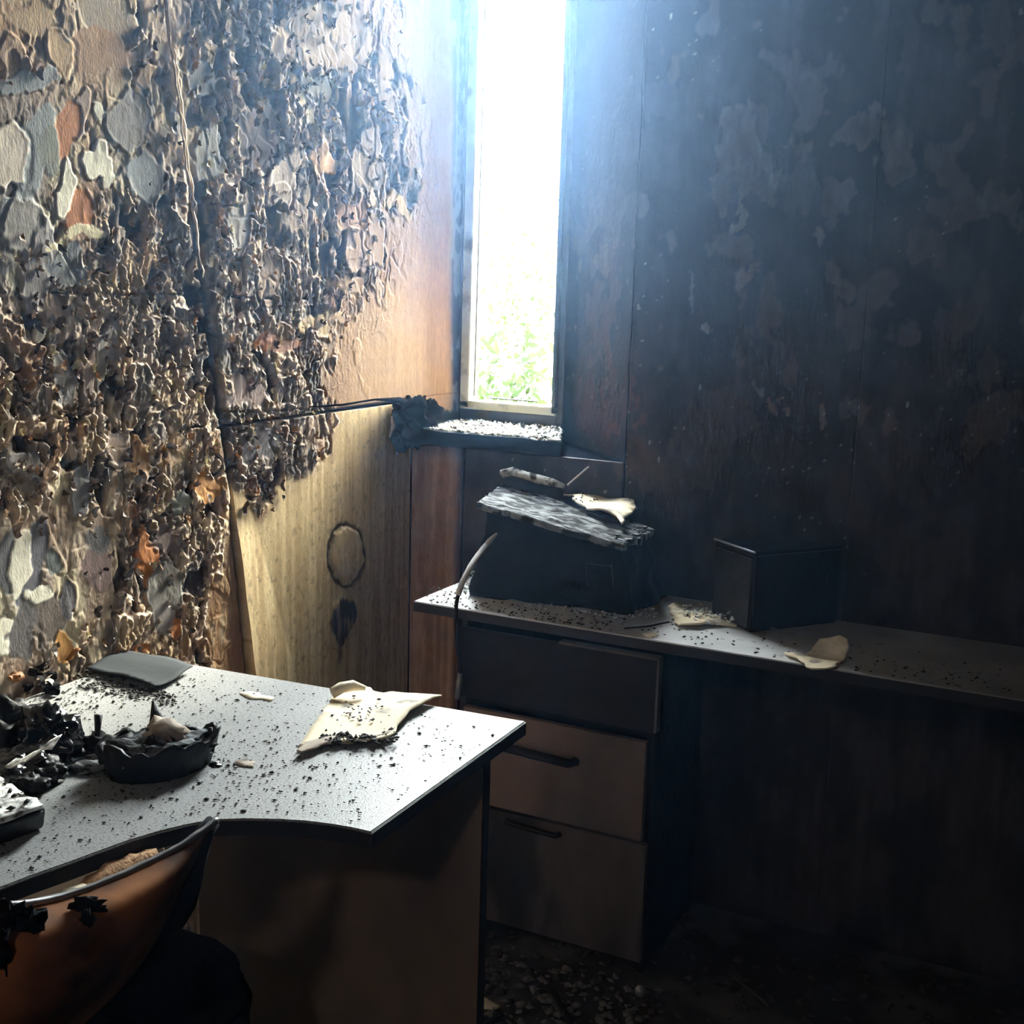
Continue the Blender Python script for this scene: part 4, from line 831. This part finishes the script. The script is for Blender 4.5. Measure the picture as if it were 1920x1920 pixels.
tag(MB().tube([on_z(1385, 1160, .758), on_z(1430, 1172, .756), on_z(1490, 1192, .755)], [.003, .0026, .002], 6, .2).build('thin_rod', M_steel, None), 'grey rod lying in front of the black speaker box', 'rod')
tag(sheet('small_scrap', on_desk([(1205, 1190), (1228, 1188), (1236, 1193), (1215, 1198)]), lambda x, y: .752, .0012, M_paper, None, 1), 'tiny pale scrap near the long desk front edge', 'paper')

# ------------------------------------------------------------------ chair pushed to the corner desk
ch = empty('shell_chair', (-1.15, .95, 0), 0); tag(ch, 'scorched orange shell chair with black melted edge at the corner desk', 'chair'); bpy.context.view_layer.update()
rows = [  # each row: (px x, px y, Y) from the right edge to the left, top row first
 [(400, 1541, 1.04), (330, 1590, .985), (230, 1640, .92), (110, 1685, .85), (0, 1703, .79), (-120, 1712, .74), (-240, 1705, .70)],
 [(378, 1595, 1.02), (325, 1640, .955), (230, 1690, .885), (110, 1740, .815), (0, 1765, .76), (-120, 1775, .72), (-240, 1770, .69)],
 [(348, 1665, 1.00), (298, 1710, .935), (215, 1765, .865), (100, 1820, .80), (0, 1850, .75), (-120, 1865, .71), (-240, 1860, .69)],
 [(308, 1740, .985), (270, 1790, .925), (185, 1845, .86), (85, 1905, .80), (-10, 1940, .755), (-120, 1960, .72), (-240, 1955, .70)],
 [(265, 1812, .975), (215, 1865, .925), (140, 1925, .87), (50, 1985, .815), (-30, 2020, .775), (-130, 2045, .74), (-240, 2040, .72)],
 [(205, 1868, .975), (155, 1920, .935), (90, 1980, .89), (10, 2045, .845), (-60, 2085, .81), (-140, 2110, .78), (-240, 2110, .76)],
 [(120, 1925, .99), (80, 1975, .96), (30, 2035, .925), (-40, 2100, .89), (-90, 2140, .865), (-160, 2165, .84), (-240, 2165, .82)]]
R3 = np.array([[on_y(*p) for p in r] for r in rows])
def upsample(A, n, axis):
    m = A.shape[axis]; t = np.linspace(0, m - 1, n); i = np.clip(t.astype(int), 0, m - 2); f = (t - i)
    g = lambda k: np.take(A, np.clip(k, 0, m - 1), axis); sh = [1, 1, 1]; sh[axis] = -1; f = f.reshape(sh)
    p0, p1, p2, p3 = g(i - 1), g(i), g(i + 1), g(i + 2)
    return .5 * (2 * p1 + (p2 - p0) * f + (2 * p0 - 5 * p1 + 4 * p2 - p3) * f ** 2 + (3 * p1 - p0 - 3 * p2 + p3) * f ** 3)
G = upsample(upsample(R3, 40, 0), 50, 1); nr, nc = 40, 50
du = np.gradient(G, axis=1); dvv = np.gradient(G, axis=0); NN = np.cross(du, dvv); NN /= np.linalg.norm(NN, axis=-1, keepdims=True)
if (NN[..., 1].mean()) < 0: NN = -NN
def shell(G1, G2, name, m):
    V = np.concatenate([G1.reshape(-1, 3), G2.reshape(-1, 3)]); f1 = grid_faces(nc, nr); n0 = nr * nc
    idx = np.concatenate([np.arange(nc), np.arange(1, nr) * nc + nc - 1, (nr - 1) * nc + np.arange(nc - 2, -1, -1), np.arange(nr - 2, 0, -1) * nc]); k = np.arange(len(idx)); kn = (k + 1) % len(idx)
    b = MB().add(V, [tuple(q) for q in f1] + [tuple(q)[::-1] for q in f1 + n0] + [(idx[a], idx[c], idx[c] + n0, idx[a] + n0) for a, c in zip(k, kn)])
    return child(b.build(name, m, None, True), ch)
shell(G, G + NN * .004, 'back_shell', M_orange)
G2_ = G + NN * .010; 
shell(G + NN * .0042, G + NN * .013, 'inner_pad', M_charm)
edge = [Vector(p) for p in G[:, 0]]; toprim = [Vector(p) for p in G[0, ::-1]]
child(MB().tube([p + Vector((.002, .004, .001)) for p in toprim], .0042, 8, .15).build('top_rim', M_steel, None, True), ch)
child(MB().tube([Vector(G[i, 0]) + Vector((.0, 0, 0)) for i in range(18, nr, 2)], .0026, 6, .2).build('side_rim', M_steel, None, True), ch)
child(MB().tube([Vector(G[i, 0] + NN[i, 0] * .02 + np.array([.010, .008, -.004])) for i in range(0, nr, 3)], [.009 + .014 * math.sin(i / nr * 3.1) for i in range(0, nr, 3)], 10, .3).build('melted_side', M_charm, None, True), ch)
# burnt tatters over the top left of the back
for k, (x, y, r) in enumerate(((10, 1735, (.020, .005, .020)), (55, 1738, (.016, .005, .018)), (0, 1790, (.010, .004, .032)), (160, 1702, (.018, .004, .009)), (165, 1725, (.006, .003, .010)))):
    i = np.argmin([(abs(proj(G[a, c])[0] - x) + abs(proj(G[a, c])[1] - y)) for a in range(nr) for c in range(nc)]); a, c = divmod(int(i), nc)
    child(blob('burnt_tatter', G[a, c] - NN[a, c] * .003, r, M_charm, None, 70 + k, .7, 2.5, .3, sub=3, rz=.7), ch)
# seat under the desk: foam showing
cdir = np.array([-.62, .78]); c0 = np.array([-1.02, .98])
seat = child(blob('seat', (-1.20, 1.16, .44), (.20, .19, .035), M_charm, None, 81, .12, 2, .05, rz=.9), ch)
fm = [on_y(x, y, Y) for x, y, Y in ((292, 1606, 1.10), (250, 1626, 1.07), (205, 1646, 1.04), (160, 1668, 1.01))]
b = MB().tube(fm, [.012, .017, .018, .012], 12, .12); fo_ = child(b.build('torn_foam', M_foam, None, True, subdiv=2, disp=.004, dscale=60), ch); fo_['label'] = 'orange scorched foam showing behind the top rim'
fm = [on_y(x, y, Y) for x, y, Y in ((162, 1672, 1.00), (130, 1684, .98), (100, 1694, .96))]
child(MB().tube(fm, [.010, .012, .004], 8, .12).build('white_lining', M_paper, None, True), ch)
child(blob('seat_pan', (-1.20, 1.16, .415), (.215, .205, .02), M_charm, None, 82, .05, 2, .02, rz=.9), ch)
child(MB().tube([G[-1, 12] * [1, 1, 1], (-1.06, 1.00, .45), (-1.12, 1.08, .41)], .014, 10).build('back_bracket', M_charm, None, True), ch)
child(MB().tube([(-1.2, 1.16, .41), (-1.2, 1.16, .10)], .022, 14).build('gas_column', M_charm, None, True), ch)
for k in range(5):
    a = k * 2 * math.pi / 5 + .5; e3 = (-1.2 + .26 * math.cos(a), 1.16 + .26 * math.sin(a), .065)
    lg = child(MB().tube([(-1.2, 1.16, .11), e3], [.020, .012], 8).build('leg', M_charm, None, True), ch)
    cs = MB().tube([(e3[0] - .012, e3[1], .028), (e3[0] + .012, e3[1], .028)], .027, 14).build('caster', M_char, None, True); cs.parent = lg; cs.matrix_parent_inverse = lg.matrix_world.inverted()

# ------------------------------------------------------------------ floor debris
n = 2600; pts = np.stack([rng.uniform(-1.4, 1.2, n), rng.uniform(.9, 2.6, n), np.full(n, .004)], 1)
o = crumbs('floor_rubble', pts, rng.uniform(.004, .022, n), M_crumb, flat=.5); tag(o, 'black fire rubble covering the floor under the desks', 'debris', kind='stuff')
n = 240; pts = np.stack([rng.uniform(-1.1, -.70, n), rng.uniform(1.95, 2.25, n), np.full(n, .012)], 1)
o = crumbs('pale_rubble', pts, rng.uniform(.004, .016, n), mat('grey_rubble', (.10, .095, .088), rough=.9, var=.5, vscale=30), flat=.4); tag(o, 'pale ash rubble on the floor before the drawer pedestal', 'debris', kind='stuff')
sb = MB()
for k in range(14):
    x = rng.uniform(-1.05, .6); y = rng.uniform(1.75, 2.25); a = rng.uniform(0, 3.1); L_ = rng.uniform(.04, .12)
    sb.tube([(x, y, .02), (x + L_ * math.cos(a), y + L_ * math.sin(a), .03)], .005, 6, .3)
tag(sb.build('charred_sticks', M_charm, None), 'charred splinters lying in the rubble on the dark floor', 'debris', kind='stuff')
tag(sheet('floor_scrap', [tuple(on_z(x, y, 0)[:2]) for x, y in ((897, 1884), (905, 1890), (938, 1898), (925, 1906), (899, 1908))], lambda x, y: .022 + .01 * math.sin(x * 40), .003, M_paper, None, 1, jag=.01), 'pale torn scrap on the floor beside the brown end panel', 'scrap')
p = on_z(1207, 1849, .03); tag(blob('round_knob', (p[0], p[1] - .02, .03), (.012, .012, .012), M_steel, None, 3, .05, 1, 0, sub=3), 'small grey ball on the floor at the pedestal corner', 'knob')
a = on_y(1385, 1662, 2.3); c = on_y(1455, 1676, 2.28); tag(MB().tube([a * [1, 1, 0] + [0, 0, .05], (c * [1, 1, 0] + [0, 0, .02])], .003, 6).build('metal_rod', M_frame, None), 'thin metal rod on the dark floor below the long desk', 'rod')

# ------------------------------------------------------------------ outside
M_blocker = mat('blocker_dark_timber', (.12, .085, .06), rough=.8, var=.3, vscale=3, bump=.004, bscale=12, stretch=(1, 1, 8))
struct(MB().box(-1.02, 3.0, 3.0, 4.75, -.4, 6.0).build('sky_blocker', M_blocker))  # added unseen block that keeps sky light from the right off the left wall
struct(MB().box(-30, 20, 3.3, 60, -.5, -.4).build('ground', M_ground))
def bush(c, r, nl, label, seed):
    e = empty('leafy_shrub', tuple(c)); tag(e, label, 'shrub'); bpy.context.view_layer.update()
    rg_ = np.random.default_rng(seed); d = rg_.normal(size=(nl, 3)); d /= np.linalg.norm(d, axis=1)[:, None]; P = np.array(c) + d * np.array(r) * rg_.uniform(.35, 1, (nl, 1)) * (1 + .3 * np.sin(d[:, :1] * 5 + seed))
    a = rg_.normal(size=(nl, 3)); a /= np.linalg.norm(a, axis=1)[:, None]; b2 = np.cross(a, rg_.normal(size=(nl, 3))); b2 /= np.linalg.norm(b2, axis=1)[:, None]; s = rg_.uniform(.025, .065, (nl, 1))
    V = np.stack([P - a * s, P + b2 * s * .4, P + a * s, P - b2 * s * .4], 1).reshape(-1, 3); o = np_mesh('foliage', V, np.arange(nl * 4).reshape(-1, 4), None, M_leaf, None, False); o['kind'] = 'stuff'; child(o, e)
    child(MB().tube([(c[0], c[1], -.4), (c[0] + .1, c[1], c[2] + r[2] * .5)], [.08, .03], 8).build('stem', M_bark), e)
bush(tuple(on_y(950, 700, 8.3)), (.50, .5, .70), 620, 'light green shrub seen low on the left through the window', 1)
bush(tuple(on_y(985, 560, 10.4)), (.55, .4, .75), 330, 'taller pale green shrub seen in the middle of the window', 2)
bush(tuple(on_y(990, 480, 13)), (1.0, .8, 1.0), 260, 'faint far shrub seen behind the others through the window', 3)

# ------------------------------------------------------------------ added haze volume standing in for lens glare around the window
hz = MB().box(-1.57, 1.98, -.6, 2.62, .02, 2.70)
ho = hz.build('glare_haze', None); hm = bpy.data.materials.new('glare_scatter'); hm.use_nodes = True; nt = hm.node_tree
for n_ in list(nt.nodes):
    if n_.type == 'BSDF_PRINCIPLED': nt.nodes.remove(n_)
vs = nt.nodes.new('ShaderNodeVolumeScatter'); vs.inputs['Color'].default_value = (.36, .60, 1, 1); vs.inputs['Anisotropy'].default_value = .76
tcz = nt.nodes.new('ShaderNodeTexCoord'); sx = nt.nodes.new('ShaderNodeSeparateXYZ'); nt.links.new(tcz.outputs['Object'], sx.inputs[0]); mrz = nt.nodes.new('ShaderNodeMapRange'); nt.links.new(sx.outputs['Z'], mrz.inputs[0])
mrz.inputs[1].default_value = 1.30; mrz.inputs[2].default_value = 2.25; mrz.inputs[3].default_value = .0045; mrz.inputs[4].default_value = .10; nt.links.new(mrz.outputs[0], vs.inputs['Density'])
nt.links.new(vs.outputs[0], nt.nodes['Material Output'].inputs['Volume']); ho.data.materials.append(hm); hm.cycles.homogeneous_volume = False
tag(ho, 'bluish haze volume added for the lens glare around the window', 'haze', kind='stuff')
